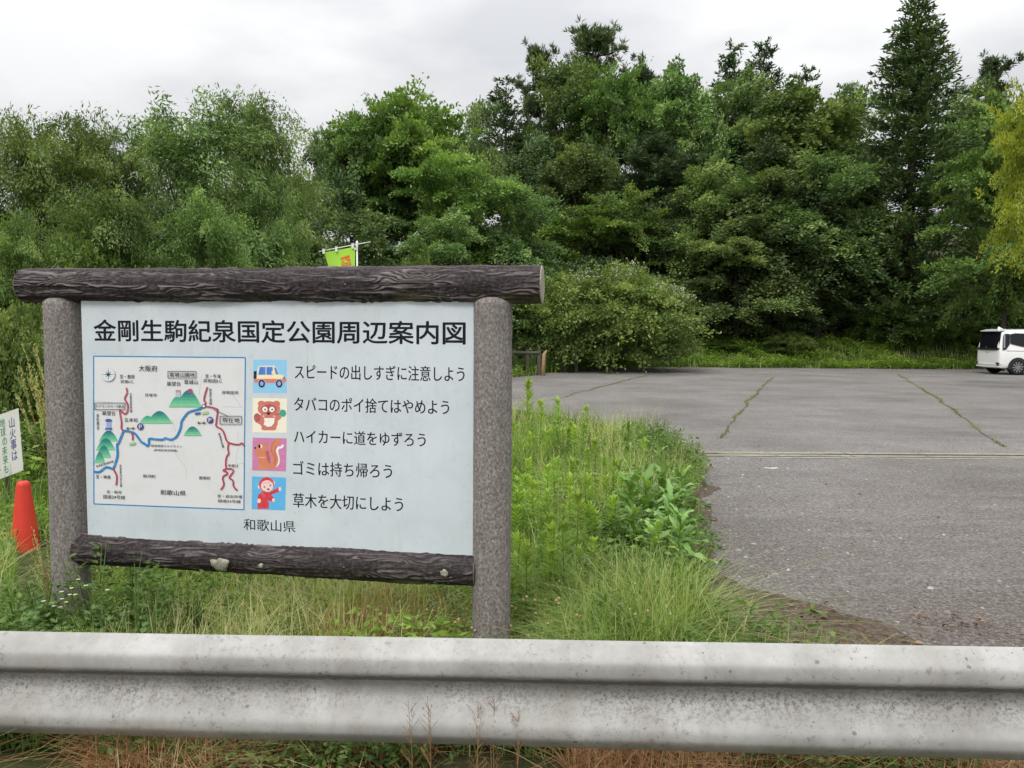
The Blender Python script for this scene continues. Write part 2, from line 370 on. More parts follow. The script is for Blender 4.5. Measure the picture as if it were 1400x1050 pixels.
# drain channel across the lot with a thin painted line in front of it
m = M_('drain_concrete', .85, .2); v = m.tc()
c = m.ramp(m.noise(12, 5, .7, v), [(.35, (.20, .185, .15)), (.65, (.36, .34, .285))])
c = m.mix(m.ramp(m.noise(1.3, 4, .6, v), [(.45, 0.0), (.65, .8)]), c, (.21, .19, .15)); m.color(c); MAT['drain'] = m.m
m = M_('worn_white', .7, .3); v = m.tc()
m.color(m.mix(m.ramp(m.noise(7, 6, .75, m.tc((1, 4, 1))), [(.45, 0.0), (.62, .85)]), (.52, .51, .47), (.2, .19, .18))); MAT['worn_white'] = m.m
d0 = gnd(957, 622); d1 = gnd(1400, 625); dv = (d1 - d0).normalized(); dn = Vector((-dv.y, dv.x, 0))
dl = 26.0
def strip(b, s0, s1, t0, t1, z, m=0):
    p = [d0 + dv * s0 + dn * t0, d0 + dv * s1 + dn * t0, d0 + dv * s1 + dn * t1, d0 + dv * s0 + dn * t1]
    b.add([(q.x, q.y, z) for q in p], [[0, 1, 2, 3]], m)
b = MB()
for k in range(27):
    s0 = k * .97; strip(b, s0, s0 + .955, -.15, -.02 + .0, .014); strip(b, s0, s0 + .955, .10, .21, .014)
strip(b, 0, dl, -.03, .11, .010, 1)
for k in range(46):
    s = .25 + k * .03; q = d0 + dv * s
    b.box((q.x + dn.x * .04, q.y + dn.y * .04, .016), (.012, .12, .008), Matrix.Rotation(math.atan2(dv.y, dv.x) + .5, 3, 'Z'), 0)
o = b.build('drain_channel', [MAT['drain'], MAT['bare_dirt']]); tag(o, kind='structure')
b = MB(); strip(b, .25, dl, -.235, -.195, .011); o = b.build('painted_line', [MAT['worn_white']]); tag(o, kind='structure')
b = MB(); q = gnd(1053, 641); b.add([(q.x - .08, q.y - .03, .011), (q.x + .02, q.y - .06, .011), (q.x + .09, q.y - .02, .011), (q.x + .10, q.y + .05, .011), (q.x + .01, q.y + .02, .011), (q.x - .05, q.y + .05, .011)], [[0, 1, 2, 3, 4, 5]])
o = b.build('paint_mark', [MAT['worn_white']]); tag(o, kind='structure')

# ------------------------------------------------------------------ foliage builders
def unit(a): return a / np.maximum(np.linalg.norm(a, axis=-1, keepdims=True), 1e-9)
def leaf_quads(P, D, Nn, L, W, fold=0.0):
    D = unit(D); S = unit(np.cross(D, Nn)); U = np.cross(S, D)
    L = np.broadcast_to(np.asarray(L, float), (len(P),))[:, None]; W = np.broadcast_to(np.asarray(W, float), (len(P),))[:, None]
    mid = P + D * L * .45
    V = np.stack([P, mid + S * W * .5 + U * W * fold, P + D * L, mid - S * W * .5 + U * W * fold], 1).reshape(-1, 3)
    Q = np.arange(len(P) * 4).reshape(-1, 4)
    return V, Q
def blades(P, H, lean, W, r, seg=3, curve=1.0):
    """curved grass blades, roots P, heights H, lean (n,2) horizontal reach"""
    n = len(P); ls = []
    side = np.stack([-lean[:, 1], lean[:, 0], 0 * H], -1); side = unit(side + 1e-6)
    for k in range(seg + 1):
        t = k / seg
        c = P + np.stack([lean[:, 0] * t ** (1 + curve), lean[:, 1] * t ** (1 + curve), H * (t - .28 * curve * t * t * np.clip(np.hypot(lean[:, 0], lean[:, 1]) / H, 0, 1.6))], -1)
        ww = (W * (1 - t) ** .7 * .5 + .0004)[:, None]
        ls += [c - side * ww, c + side * ww]
    V = np.stack(ls, 1).reshape(-1, 3); m_ = 2 * (seg + 1)
    base = (np.arange(n) * m_)[:, None]
    Q = np.concatenate([base + np.array([[2 * k, 2 * k + 1, 2 * k + 3, 2 * k + 2]]) for k in range(seg)], 0)
    return V, Q, m_
def rdir(r, n): return unit(r.normal(size=(n, 3)))

def limb_mesh(name, H, th, pads, r, r0, bends=.06, nl=12):
    b = MB(); pts = []; K = 7
    top = H * .86
    wob = [(r.normal() * bends * H * .3 * k / K, r.normal() * bends * H * .3 * k / K) for k in range(K + 1)]
    for k in range(K + 1): pts.append((wob[k][0], wob[k][1], top * k / K - (.25 if k == 0 else 0)))
    b.tube(pts, [r0 * (1.25 if k == 0 else 1) * (1 - .85 * k / K) for k in range(K + 1)], 8)
    for i in r.choice(len(pads), min(nl, len(pads)), replace=False):
        c = pads[i]; z0 = max(th * .7, min(c[2] * .72, top * .9)); f = z0 / top * K; k = int(min(f, K - 1)); q = Vector(pts[k]).lerp(Vector(pts[k + 1]), f - k)
        mid = q.lerp(Vector(c), .5) + Vector((0, 0, -.05 * H * .3))
        rr = r0 * (1 - .8 * z0 / top) * .55
        b.tube([q, mid, Vector(c)], [rr, rr * .6, rr * .25], 5)
    return mesh(name, b.V, b.F, [MAT['wood_bark']], True)

def crown_tree(seed, matk, H, R, th, n_pads, per, L, W, flat=.45, droop=.25, pad=(.22, .36), up=1.0, zshape=1.0, shell=.5, lump=.22, hang=0.0, limbs=14, spray=.16, tone=.20, lobes=0, orient=.6, jit=.10, stretch=1.5):
    r = np.random.default_rng(seed)
    zc = (H + th) / 2; hz = (H - th) / 2
    d = rdir(r, n_pads); d[:, 2] = np.where(d[:, 2] < -.55, -d[:, 2], d[:, 2])
    rad = shell + (1 - shell) * r.random(n_pads) ** .6
    lum = 1 + lump * vnoise(d[:, 0] * 1.7 + seed, d[:, 1] * 1.7, d[:, 2] * 1.7) + lump * .5 * r.normal(size=n_pads)
    sz = R * r.uniform(pad[0], pad[1], n_pads)
    sp = r.random(n_pads) < spray
    d[sp, 2] = np.abs(d[sp, 2]) * .9 + .1; rad = np.where(sp, r.uniform(.95, 1.10, n_pads), rad); sz = np.where(sp, sz * .55, sz)
    C = np.stack([d[:, 0] * (R - sz * .6) * rad * lum, d[:, 1] * (R - sz * .6) * rad * lum, zc + d[:, 2] * hz * rad * .96 * zshape], -1)
    AX = unit(C - np.array([0, 0, zc - hz * .2]))
    if lobes:
        la = r.random() * 6.28 + np.arange(lobes) * 2.4 + r.normal(size=lobes) * .3; lf = np.concatenate([[.90], np.sort(r.uniform(.12, .82, lobes - 1))[::-1]])
        lr = R * r.uniform(.28, .47, lobes); lr[0] = R * .36; ld = R * r.uniform(.35, .62, lobes) * np.sqrt(np.clip(1.15 - lf, .05, 1)); ld[0] = R * .10
        LC = np.stack([np.cos(la) * ld, np.sin(la) * ld, th + lf * (H - th) - lr * .3], -1)
        k_ = r.choice(lobes, n_pads, p=lr ** 2 / (lr ** 2).sum())
        C = LC[k_] + d * (lr[k_] * rad * lum)[:, None] * np.array([1, 1, .85]); AX = unit(C - LC[k_])
    Vs, ts = [], []
    cnt = np.maximum(20, (per * (sz / (R * np.mean(pad))) ** 2)).astype(int)
    idx = np.repeat(np.arange(n_pads), cnt); N = len(idx)
    q = np.sqrt(r.random(N)); ph = r.random(N) * 2 * PI
    ang = 1 + .30 * vnoise(np.cos(ph) * 2 + idx * 3.1, np.sin(ph) * 2)
    s = sz[idx]
    lx, ly = q * np.cos(ph) * ang, q * np.sin(ph) * ang
    lz = flat * (1 - q ** 2) * (1 - r.random(N) ** 1.5 * 1.3) - droop * q ** 2 + r.normal(size=N) * jit * .6
    lx = lx + r.normal(size=N) * jit; ly = ly + r.normal(size=N) * jit
    AX = unit(AX * orient + np.array([0, 0, 1 - orient * .75])); T1 = unit(np.stack([C[:, 0], C[:, 1], .25 * (C[:, 2] - zc)], -1) + r.normal(size=C.shape) * R * .22); T2 = unit(np.cross(AX, T1)); AX = np.cross(T1, T2); AX = AX * np.where(AX[:, 2:] < -.2, -1, 1)
    lz = lz - .28 * np.clip(lx, 0, 2) ** 2; lx = lx * stretch; ly = ly / stretch ** .7
    P = C[idx] + (T1[idx] * lx[:, None] + T2[idx] * ly[:, None] + AX[idx] * lz[:, None]) * s[:, None]
    outw = unit(T1[idx] * lx[:, None] + T2[idx] * ly[:, None] + AX[idx] * .4)
    D = outw + r.normal(size=(N, 3)) * .55; D[:, 2] -= .25 + hang
    Nn = (T1[idx] * lx[:, None] + T2[idx] * ly[:, None]) * .4 + r.normal(size=(N, 3)) * .5 + AX[idx] * up + np.array([0, 0, .15])
    V, Q = leaf_quads(P, D, Nn, L * r.uniform(.7, 1.3, N), W * r.uniform(.7, 1.3, N))
    padt = r.normal(size=n_pads) * tone
    t = np.clip(.45 + padt[idx] + .22 * vnoise(P[:, 0] * 1.1, P[:, 1] * 1.1, P[:, 2] * 1.1) + r.normal(size=N) * .15, 0, 1)
    crown = mesh('crown', V, Q, MAT[matk], tint=np.repeat(t, 4))
    trunk = limb_mesh('trunk', H * .92, th, C, r, max(.05, H * .016), nl=limbs)
    return trunk, crown, float(np.quantile(P[:, 2], .9985)), float(np.quantile(np.hypot(P[:, 0], P[:, 1]), .985))

def pine_tree(seed, H, R):
    r = np.random.default_rng(seed); Ps, Ds = [], []; b = MB()
    b.tube([(0, 0, -.2), (.05, .1, H * .35), (-.1, 0, H * .7), (0, 0, H * .98)], [H * .014, H * .011, H * .007, .03], 7)
    for k in range(46):
        f = 1 - .72 * r.random() ** 1.5; z = H * f; ln = R * (1.04 - f) ** .36 * r.uniform(.25, 1.25) + .2; a = r.random() * 2 * PI
        rise = ln * r.uniform(.1, .9)
        q0 = np.array([0, 0, z * .97 - .2]); q1 = q0 + [math.cos(a) * ln * .6, math.sin(a) * ln * .6, rise * .25]; q2 = q0 + [math.cos(a) * ln, math.sin(a) * ln, rise]
        b.tube([q0, q1, q2], [.06, .04, .02], 5)
        for u in np.linspace(.25, 1, 9):
            c = q0 + (q1 - q0) * min(1, u * 1.7) if u < .59 else q1 + (q2 - q1) * (u - .59) / .41
            for _ in range(3):
                Ps.append(c + r.normal(size=3) * [.35 * R * .22, .35 * R * .22, .10]); Ds.append([math.cos(a) * .5, math.sin(a) * .5, 1.1])
    H = max(q_[2] for q_ in Ps) + .25; Ps = np.array(Ps); Ds = np.array(Ds); kk = 15
    P = np.repeat(Ps, kk, 0); D = unit(np.repeat(Ds, kk, 0) + r.normal(size=(len(P), 3)) * .75)
    P = P + D * .04
    V, Q = leaf_quads(P, D, rdir(r, len(P)), r.uniform(.22, .42, len(P)), .055)
    t = np.clip(.45 + np.repeat(r.normal(size=len(Ps)) * .18, kk) + r.normal(size=len(P)) * .12, 0, 1)
    return mesh('trunk', b.V, b.F, [MAT['wood_bark']], True), mesh('crown', V, Q, MAT['needle'], tint=np.repeat(t, 4)), H, R

def cone_tree(seed, H, R, matk='cedar', lv=44, br=8, per=46, z0=.06, upturn=.25, gappy=.25, powr=.8, L=.34, W=.12):
    r = np.random.default_rng(seed); b = MB()
    b.tube([(0, 0, -.2), (0, 0, H * .5), (0, 0, H * .985)], [H * .016, H * .009, .02], 8)
    Ps, Ds, T = [], [], []
    for k in range(lv):
        f = z0 + (1 - z0) * (k + r.random()) / lv
        for j in range(br if f < .9 else 5):
            if r.random() < gappy * .5: continue
            a = r.random() * 2 * PI; ln = R * (1.02 - f) ** powr * r.uniform(.62, 1.1) + .12
            dz = -ln * r.uniform(.05, .35); n = max(8, int(per * (ln / R + .15)))
            u = r.random(n) ** .7
            c = np.stack([np.cos(a) * ln * u, np.sin(a) * ln * u, H * f + dz * u + upturn * ln * u ** 3], -1)
            c += r.normal(size=(n, 3)) * (np.array([.09, .09, .07]) * R * .42 * (1.05 - .6 * u)[:, None])
            Ps.append(c); Ds.append(np.stack([np.cos(a) * np.ones(n), np.sin(a) * np.ones(n), .5 + 0 * u], -1)); T.append(np.full(n, r.normal() * .16))
            if j % 2 == 0: b.tube([(0, 0, H * f), (math.cos(a) * ln * .8, math.sin(a) * ln * .8, H * f + dz * .8 + upturn * ln * .4)], [.05 * (1.1 - f), .012], 4, cap=False)
    P = np.concatenate(Ps); D = unit(np.concatenate(Ds)) + r.normal(size=(len(P), 3)) * .6; T = np.concatenate(T)
    Nn = r.normal(size=(len(P), 3)) * .6 + [0, 0, .8]
    V, Q = leaf_quads(P, D, Nn, L * r.uniform(.6, 1.3, len(P)), W * r.uniform(.7, 1.3, len(P)))
    t = np.clip(.45 + T + r.normal(size=len(P)) * .15, 0, 1)
    return mesh('trunk', b.V, b.F, [MAT['wood_bark']], True), mesh('crown', V, Q, MAT[matk], tint=np.repeat(t, 4)), H, R

KIND = {}
def K(name, objname, *variants): KIND[name] = (objname, variants)
WL = dict(flat=.55, droop=.5, pad=(.11, .22), up=.7, shell=.4, lump=.26, lobes=7, hang=.6, limbs=30, spray=.22, tone=.28, orient=.2, jit=.14, stretch=1.9)
K('willow', 'drooping_tree', crown_tree(11, 'willow', 5.0, 2.3, .6, 170, 430, .098, .029, **WL), crown_tree(12, 'willow', 5.0, 2.3, .6, 165, 430, .098, .029, **WL), crown_tree(13, 'broad', 5.0, 2.3, .5, 150, 430, .098, .029, **WL))
ZL = dict(flat=.26, droop=.20, pad=(.10, .20), up=1.3, shell=.55, lump=.2, lobes=10, orient=.3, jit=.12, spray=.25, stretch=1.6)
K('zelkova', 'layered_tree', crown_tree(21, 'zelkova', 10, 4.2, 1.2, 170, 330, .17, .10, **ZL), crown_tree(22, 'zelkova', 10, 4.2, 1.2, 170, 330, .17, .10, **ZL))
BD = dict(flat=.75, droop=.45, pad=(.09, .19), up=.65, tone=.24, shell=.55, lump=.2, lobes=12, orient=.55, jit=.16, spray=.28, stretch=1.6)
K('broad', 'leafy_tree', crown_tree(31, 'broad', 12, 3.6, 1.0, 190, 280, .17, .105, **BD), crown_tree(32, 'broad', 12, 3.6, .8, 200, 260, .17, .105, **BD), crown_tree(33, 'broad', 12, 3.6, .8, 180, 290, .18, .11, **BD))
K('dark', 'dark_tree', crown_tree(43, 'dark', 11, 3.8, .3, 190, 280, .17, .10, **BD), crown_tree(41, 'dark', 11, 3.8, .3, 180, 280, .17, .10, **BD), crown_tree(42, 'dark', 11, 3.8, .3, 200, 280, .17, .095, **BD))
K('bright', 'bright_tree', crown_tree(51, 'bright', 4, 1.9, .2, 100, 260, .12, .075, **BD), crown_tree(52, 'bright', 4, 1.9, .0, 110, 260, .12, .08, **BD))
K('yellow', 'maple_tree', crown_tree(61, 'yellow', 9, 3.4, 1.6, 130, 260, .13, .095, flat=.24, droop=.25, pad=(.12, .26), up=1.4, shell=.45, lump=.32))
BS = dict(flat=.45, droop=.32, pad=(.09, .19), up=1.0, shell=.6, lump=.14, limbs=10, spray=.3, orient=.8, jit=.20, stretch=1.35)
K('bush', 'bush', crown_tree(71, 'bushy', 3.6, 3.4, -.6, 330, 260, .13, .08, **BS), crown_tree(72, 'zelkova', 3.6, 3.4, -.6, 200, 230, .13, .08, **BS),
  crown_tree(73, 'bright', 3.6, 3.4, -.6, 190, 220, .13, .08, **BS), crown_tree(74, 'dark', 3.6, 3.4, -.6, 190, 230, .14, .085, **BS))
K('pine', 'pine_tree', pine_tree(81, 14, 2.6), pine_tree(82, 14, 2.6))
K('cedar', 'cedar_tree', cone_tree(91, 20, 4.2, lv=66, br=12, per=105, powr=.72, L=.27, W=.10, upturn=.35))
K('cypress', 'conifer_tree', cone_tree(95, 15, 2.2, 'needle', 44, 9, 60, .1, .5, .2, .45, .26, .09), cone_tree(96, 15, 2.2, 'cedar', 44, 9, 60, .1, .5, .3, .45, .26, .09))

FOREST = 'trees behind the parking lot'
def tree(kind, var, px, top, Y, wpx, label, rz=None, group=FOREST, base=None):
    if group == FOREST and px > 700 and 35.5 < Y < 47 and px < 1500: Y += 4.5
    name, vs = KIND[kind]; tr, cr_, H, R = vs[var % len(vs)]
    p = at(px, top, Y); g = gz(p.x, Y) if base is None else base
    e = empty(name, (p.x, Y, g), random.random() * 6.28 if rz is None else rz)
    e.scale = (wpx / 2 / F * Y / R,) * 2 + ((p.z - g) / H,)
    tag(e, label, 'bush' if kind == 'bush' else 'tree', group)
    obj('trunk', tr, e); obj('crown', cr_, e)
    return e
LEFT = 'trees on the left beside the sign'
T = tree
T('willow', 2, 250, 150, 13, 330, 'tall drooping leafy tree with dark open branches, peak of the left clump', 1.0, LEFT)
T('willow', 1, 62, 158, 12, 250, 'pale drooping leafy tree at the left edge, sky showing through its top', 2.0, LEFT)
T('willow', 1, 345, 138, 15, 230, 'drooping leafy tree with thin top twigs, right end of the left clump', 4.2, LEFT)
T('willow', 0, -70, 180, 11, 260, 'drooping leafy tree cut off by the left edge of the photo', 3.0, LEFT)
T('willow', 0, 372, 235, 13, 140, 'lower drooping tree leaning over towards the yellow green banner', .4, LEFT)
T('willow', 1, 140, 262, 10.5, 240, 'low drooping sapling in front of the left clump, above the left half of the sign', 5, LEFT)
T('willow', 0, 285, 270, 11, 200, 'low drooping sapling behind the sign title, left of the banner', 2.6, LEFT)
T('willow', 1, 20, 290, 9.5, 150, 'dense sapling behind the left end of the sign top log', 1.6, LEFT)
T('zelkova', 0, 555, 128, 35, 250, 'big mid green layered tree behind the middle of the sign', .5)
T('zelkova', 1, 490, 150, 34, 150, 'layered tree just right of the drooping clump, above the banner', 2.2)
T('willow', 1, 150, 172, 14, 200, 'drooping leafy tree in the dip left of the darkest tree', 3.6, LEFT)
T('dark', 1, 535, 225, 38, 220, 'dark tree filling the gap just right of the banner', 2.6)
T('dark', 0, 428, 185, 42, 110, 'small dark tree in the gap between drooping clump and layered trees', 1)
T('dark', 1, 640, 142, 42, 140, 'dark tree behind the right shoulder of the big layered tree', 2)
T('dark', 0, 480, 245, 30, 190, 'dark olive tree directly behind the banner', 3.3)
T('zelkova', 1, 625, 205, 32, 190, 'layered tree in front of the dark tree, above the right half of the sign', 4)
T('broad', 0, 610, 285, 27, 180, 'low olive tree with clustered leaves above the sign title', 3)
T('broad', 1, 700, 245, 34, 150, 'rounded dark green tree above the right post of the sign', 1.1)
T('bright', 0, 567, 335, 20, 80, 'small bright green tree peeking over the sign top log', 1)
T('bright', 1, 728, 288, 37, 170, 'bright vine covered small tree over the right end of the top log', 2.4)
T('cypress', 0, 692, 108, 48, 110, 'dark conifer with pointed top left of the pines', .2)
T('pine', 0, 812, 22, 52, 130, 'tallest open pine with tufted branches against the sky', .3)
T('pine', 1, 740, 62, 52, 100, 'smaller open pine left of the tallest pine', 1.3)
T('pine', 0, 880, 80, 52, 110, 'dense dark pine right of the tallest pine', 2.3)
T('broad', 1, 775, 80, 45, 170, 'yellowish green tree under the tallest pine', 0)
T('zelkova', 0, 840, 92, 44, 170, 'tree with layered foliage below the dense dark pine', 1)
T('broad', 2, 930, 96, 44, 160, 'light green rounded tree between the pines and the twin conifers', 2)
T('cypress', 0, 1005, 62, 52, 110, 'left one of the twin dark conifers on the skyline', .9)
T('cypress', 1, 1045, 60, 52, 105, 'right one of the twin dark conifers on the skyline', 1.9)
T('broad', 0, 1015, 96, 44, 180, 'wide leafy tree in front of the twin conifers', 3)
T('cypress', 1, 1103, 96, 52, 90, 'slim spiky conifer standing alone right of the twin conifers', .7)
T('cypress', 0, 1158, 116, 52, 95, 'slim spiky conifer just left of the tall cedar', 2.7)
T('broad', 2, 1105, 118, 42, 200, 'broad leafy tree below the slim spiky conifer', 1.4)
T('broad', 1, 1160, 126, 43, 150, 'leafy tree touching the left side of the tall cedar', 4)
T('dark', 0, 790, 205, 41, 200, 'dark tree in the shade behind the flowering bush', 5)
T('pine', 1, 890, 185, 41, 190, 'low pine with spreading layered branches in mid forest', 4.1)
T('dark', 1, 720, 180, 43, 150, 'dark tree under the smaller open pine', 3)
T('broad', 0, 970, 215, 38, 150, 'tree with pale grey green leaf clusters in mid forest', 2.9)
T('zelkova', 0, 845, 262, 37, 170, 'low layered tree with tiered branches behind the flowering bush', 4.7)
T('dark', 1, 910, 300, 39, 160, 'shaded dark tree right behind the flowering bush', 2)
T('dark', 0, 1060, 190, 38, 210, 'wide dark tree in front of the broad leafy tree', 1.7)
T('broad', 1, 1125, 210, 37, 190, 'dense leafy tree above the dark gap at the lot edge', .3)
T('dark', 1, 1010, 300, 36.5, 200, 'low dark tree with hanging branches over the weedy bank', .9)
T('dark', 0, 1130, 330, 39, 170, 'low dark tree over the shadowy opening at the lot edge', 3.5)
T('broad', 0, 905, 140, 43, 110, 'slim leafy tree right of the low spreading pine', 2.2)
T('dark', 2, 1060, 150, 43, 120, 'slim dark tree between the wide leafy tree and the broad leafy one', .2)
T('broad', 1, 960, 150, 42.5, 110, 'slim olive tree left of the wide leafy tree', 5.2)
T('dark', 2, 850, 190, 42, 120, 'slim dark tree behind the tiered tree in mid forest', 3.2)
T('zelkova', 1, 1030, 235, 38.5, 120, 'pale tiered young tree in front of the wide dark tree', 3.9)
T('broad', 2, 1165, 240, 38.5, 100, 'slim leafy tree against the lower left of the cedar', 2.9)
T('cedar', 0, 1256, -8, 37, 250, 'tall dark cedar with pointed crown, highest tree on the right', .4)
T('broad', 2, 1345, 118, 47.5, 140, 'leafy tree on the right flank of the tall cedar', 2)
T('pine', 1, 1365, 78, 58, 120, 'distant grey green pine on the skyline right of the cedar', 1)
T('zelkova', 1, 1385, 150, 35, 200, 'bright layered tree behind the white van', 5.1)
T('zelkova', 0, 1352, 225, 37, 130, 'layered tree between the cedar and the white van', 2)
T('dark', 1, 1240, 350, 40, 130, 'dark leafy tree covering the foot of the cedar', 1)
T('dark', 0, 1395, 300, 38, 170, 'low dark tree just above the roof of the white van', 3)
T('yellow', 0, 1432, 72, 21, 150, 'yellow green maple reaching in from the right edge', 1.2, 'maples at the right edge')
BSH = 'bushes along the edge of the parking lot'
BB = T('bush', 0, 828, 366, 33.0, 250, 'large rounded bush with pale flower tips behind the wooden rails', .5, BSH)
T('bush', 0, 742, 388, 33.8, 150, 'bush behind the short wooden fence beside the right post', 2.0, BSH)
T('bush', 0, 1078, 455, 39.4, 70, 'small leafy bush in front of the dark opening', 1, BSH)
T('bush', 2, 1232, 405, 41, 140, 'bright leafy bush below the cedar, left of the van', 2, BSH)
T('bush', 2, 1180, 446, 42, 80, 'low olive bush just right of the dark opening', 1.4, BSH)
T('bush', 2, 1295, 432, 41.5, 110, 'leafy bush directly left of the white van', 4, BSH)
T('bush', 1, 1390, 400, 41, 150, 'leafy bush directly behind the white van', 4, BSH)
T('bush', 2, 985, 470, 40, 70, 'low pale green bush at the right foot of the rounded bush', 4, BSH)
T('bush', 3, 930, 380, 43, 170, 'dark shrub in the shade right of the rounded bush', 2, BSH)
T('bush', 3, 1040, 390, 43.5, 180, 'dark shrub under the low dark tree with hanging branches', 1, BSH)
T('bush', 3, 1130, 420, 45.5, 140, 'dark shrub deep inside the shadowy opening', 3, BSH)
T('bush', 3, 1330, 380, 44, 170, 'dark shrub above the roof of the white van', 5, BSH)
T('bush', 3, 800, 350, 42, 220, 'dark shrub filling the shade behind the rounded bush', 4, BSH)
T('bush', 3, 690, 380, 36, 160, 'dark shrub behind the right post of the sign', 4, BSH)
T('bush', 0, 28, 420, 8.8, 170, 'leafy bush behind the white notice at the left edge', 3, 'bushes left of the sign')
T('bush', 1, 130, 330, 10.5, 230, 'dense bush behind the left half of the sign', 3, 'bushes left of the sign')
# pale blossom on the tips of the large bush
r = np.random.default_rng(5)
src = KIND['bush'][1][0][1]; n_ = len(src.vertices); co = np.empty(n_ * 3, np.float32); src.vertices.foreach_get('co', co); co = co.reshape(-1, 4, 3).mean(1)
cc = at(830, 385, 33.0); wv = np.array(BB.matrix_basis.to_3x3()) @ co.T; wv = wv.T + np.array(BB.location)
bi = np.floor((wv[:, 0] - cc.x + 6) / .3).astype(int); topz = np.zeros(60)
for k in range(60):
    if (bi == k).sum() > 30: topz[k] = np.quantile(wv[bi == k, 2], .97)
sel = np.where((wv[:, 2] > topz[np.clip(bi, 0, 59)] - .38) & (wv[:, 1] < 33.6) & (wv[:, 0] > cc.x - 1.6) & (vnoise(wv[:, 0] * 1.3, wv[:, 2] * 1.3, 2) > -.1))[0]
sel = r.choice(sel, min(1500, len(sel)), replace=False)
V, Q = leaf_quads(co[sel] + np.array([0, 0, .05]), rdir(r, len(sel)), rdir(r, len(sel)), .075, .06)
MAT['blossom'] = G('blossom_petal', [(0, (.42, .38, .30)), (1, (.66, .62, .54))], .3, tcol=(1, 1, 1))
obj('blossom', mesh('blossom', V, Q, MAT['blossom'], tint=np.repeat(r.random(len(sel)), 4)), BB)
# ------------------------------------------------------------------ SPLIT: objects
# ------------------------------------------------------------------ the information sign
def isect(px, py, P0, N):
    d = ray(px, py); return CAM + d * ((P0 - CAM).dot(N) / d.dot(N))
A = at(92, 600, 3.71); A.z = 0; B = at(673, 600, 3.40); B.z = 0
E = (B - A).normalized(); NRM = Vector((E.y, -E.x, 0))           # NRM faces the camera
if NRM.y > 0: NRM = -NRM
Z = Vector((0, 0, 1))
def sgn(px, py, off=0.0):
    """(s along the sign, z) of a pixel on the plane of the sign"""
    p = isect(px, py, A + NRM * off, NRM); return (p - A).dot(E), p.z
root = empty('information_sign', (A.x, A.y, 0), math.atan2(E.y, E.x))
tag(root, 'large park information board with brown log style concrete frame behind the guardrail', 'information board')
SB = (B - A).length
RP = .086
def post(x, ztop):
    b = MB(); n = 48; zs = list(np.linspace(-.4, ztop - .028, 40)); V = []
    prof = [(1.0, z) for z in zs] + [(.985, ztop - .02), (.78, ztop - .002), (.70, ztop)]
    for rr, z in prof:
        for k in range(n):
            a = 2 * PI * k / n
            r_ = RP * rr * (1 + .012 * float(vnoise(math.cos(a) * 2 + x, math.sin(a) * 2, z * 6)) + .006 * float(vnoise(math.cos(a) * 9 + x, math.sin(a) * 9, z * 30)))
            V.append((x + r_ * math.cos(a), r_ * math.sin(a), z))
    Fs = [[i * n + k, i * n + (k + 1) % n, (i + 1) * n + (k + 1) % n, (i + 1) * n + k] for i in range(len(prof) - 1) for k in range(n)]
    Fs.append([(len(prof) - 1) * n + k for k in range(n)])
    b.add(V, Fs); return b.build('post', [MAT['post']], root, True)
post(0.0, sgn(89, 407, RP * .7)[1]); post(SB, sgn(674, 406, RP * .7)[1])
def log(name, x0, z0, x1, z1, rad, seed, offy=0.0, em='cut'):
    """bark textured log, local frame of the object along X so that the material follows it"""
    L = math.hypot(x1 - x0, z1 - z0); ns, nt_ = int(L / .0045), 190
    S, TH = np.meshgrid(np.linspace(-L / 2, L / 2, ns), np.linspace(0, 2 * PI, nt_, endpoint=False), indexing='ij')
    arc = TH * rad; cx, cy = np.cos(TH), np.sin(TH)
    # arc noise must be periodic: use (cos, sin)
    w_ = 1.15 * vnoise(S * 6.5 + seed, cx * 2.2, cy * 2.2) + .62 * vnoise(S * 15 + seed, cx * 4.5, cy * 4.5) + .12 * vnoise(S * 31, cx * 9 + seed, cy * 9)
    ph = TH / (2 * PI) * 27 + w_ * 1.5
    fr = ph - np.floor(ph)
    saw = np.where(fr < .72, fr / .72, (1 - fr) / .28)
    amp = .55 + .45 * vnoise(S * 4 + 3, cx * 3, cy * 3 + seed)
    brk = np.clip(vnoise(S * 8 + seed, cx * 6, cy * 6) * 1.6 + .7, 0, 1)
    h = saw * amp * brk
    rr = rad + (h - .45) * .0115 + .004 * vnoise(S * 3, cx, cy + seed) + .0016 * vnoise(S * 60, cx * 18, cy * 18)
    Xs = S + np.where(S > 0, 1, -1) * 0
    V = np.stack([Xs, rr * cx, rr * cy], -1).reshape(-1, 3)
    i, j = np.meshgrid(np.arange(ns - 1), np.arange(nt_), indexing='ij')
    Q = np.stack([i * nt_ + j, (i + 1) * nt_ + j, (i + 1) * nt_ + (j + 1) % nt_, i * nt_ + (j + 1) % nt_], -1).reshape(-1, 4)
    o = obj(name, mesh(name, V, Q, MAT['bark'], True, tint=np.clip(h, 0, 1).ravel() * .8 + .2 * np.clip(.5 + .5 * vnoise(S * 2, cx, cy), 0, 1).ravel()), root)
    o.location = ((x0 + x1) / 2, offy, (z0 + z1) / 2); o.rotation_euler = (0, -math.atan2(z1 - z0, x1 - x0), 0)
    prof = [(0, L / 2 + .004), (rad * .8, L / 2 + .004), (rad * .95, L / 2 + .003), (rad * .985, L / 2 - .001)]
    for sx in (-1, 1):
        e = MB(); V = [(sx * xx, r_ * math.cos(2 * PI * k / 40), r_ * math.sin(2 * PI * k / 40)) for r_, xx in prof[1:] for k in range(40)]
        Fs = [[q * 40 + k, q * 40 + (k + 1) % 40, (q + 1) * 40 + (k + 1) % 40, (q + 1) * 40 + k] for q in range(2) for k in range(40)] + [list(range(40))]
        e.add(V, Fs); e.build('cut_end', [MAT[em]], o)
    return o
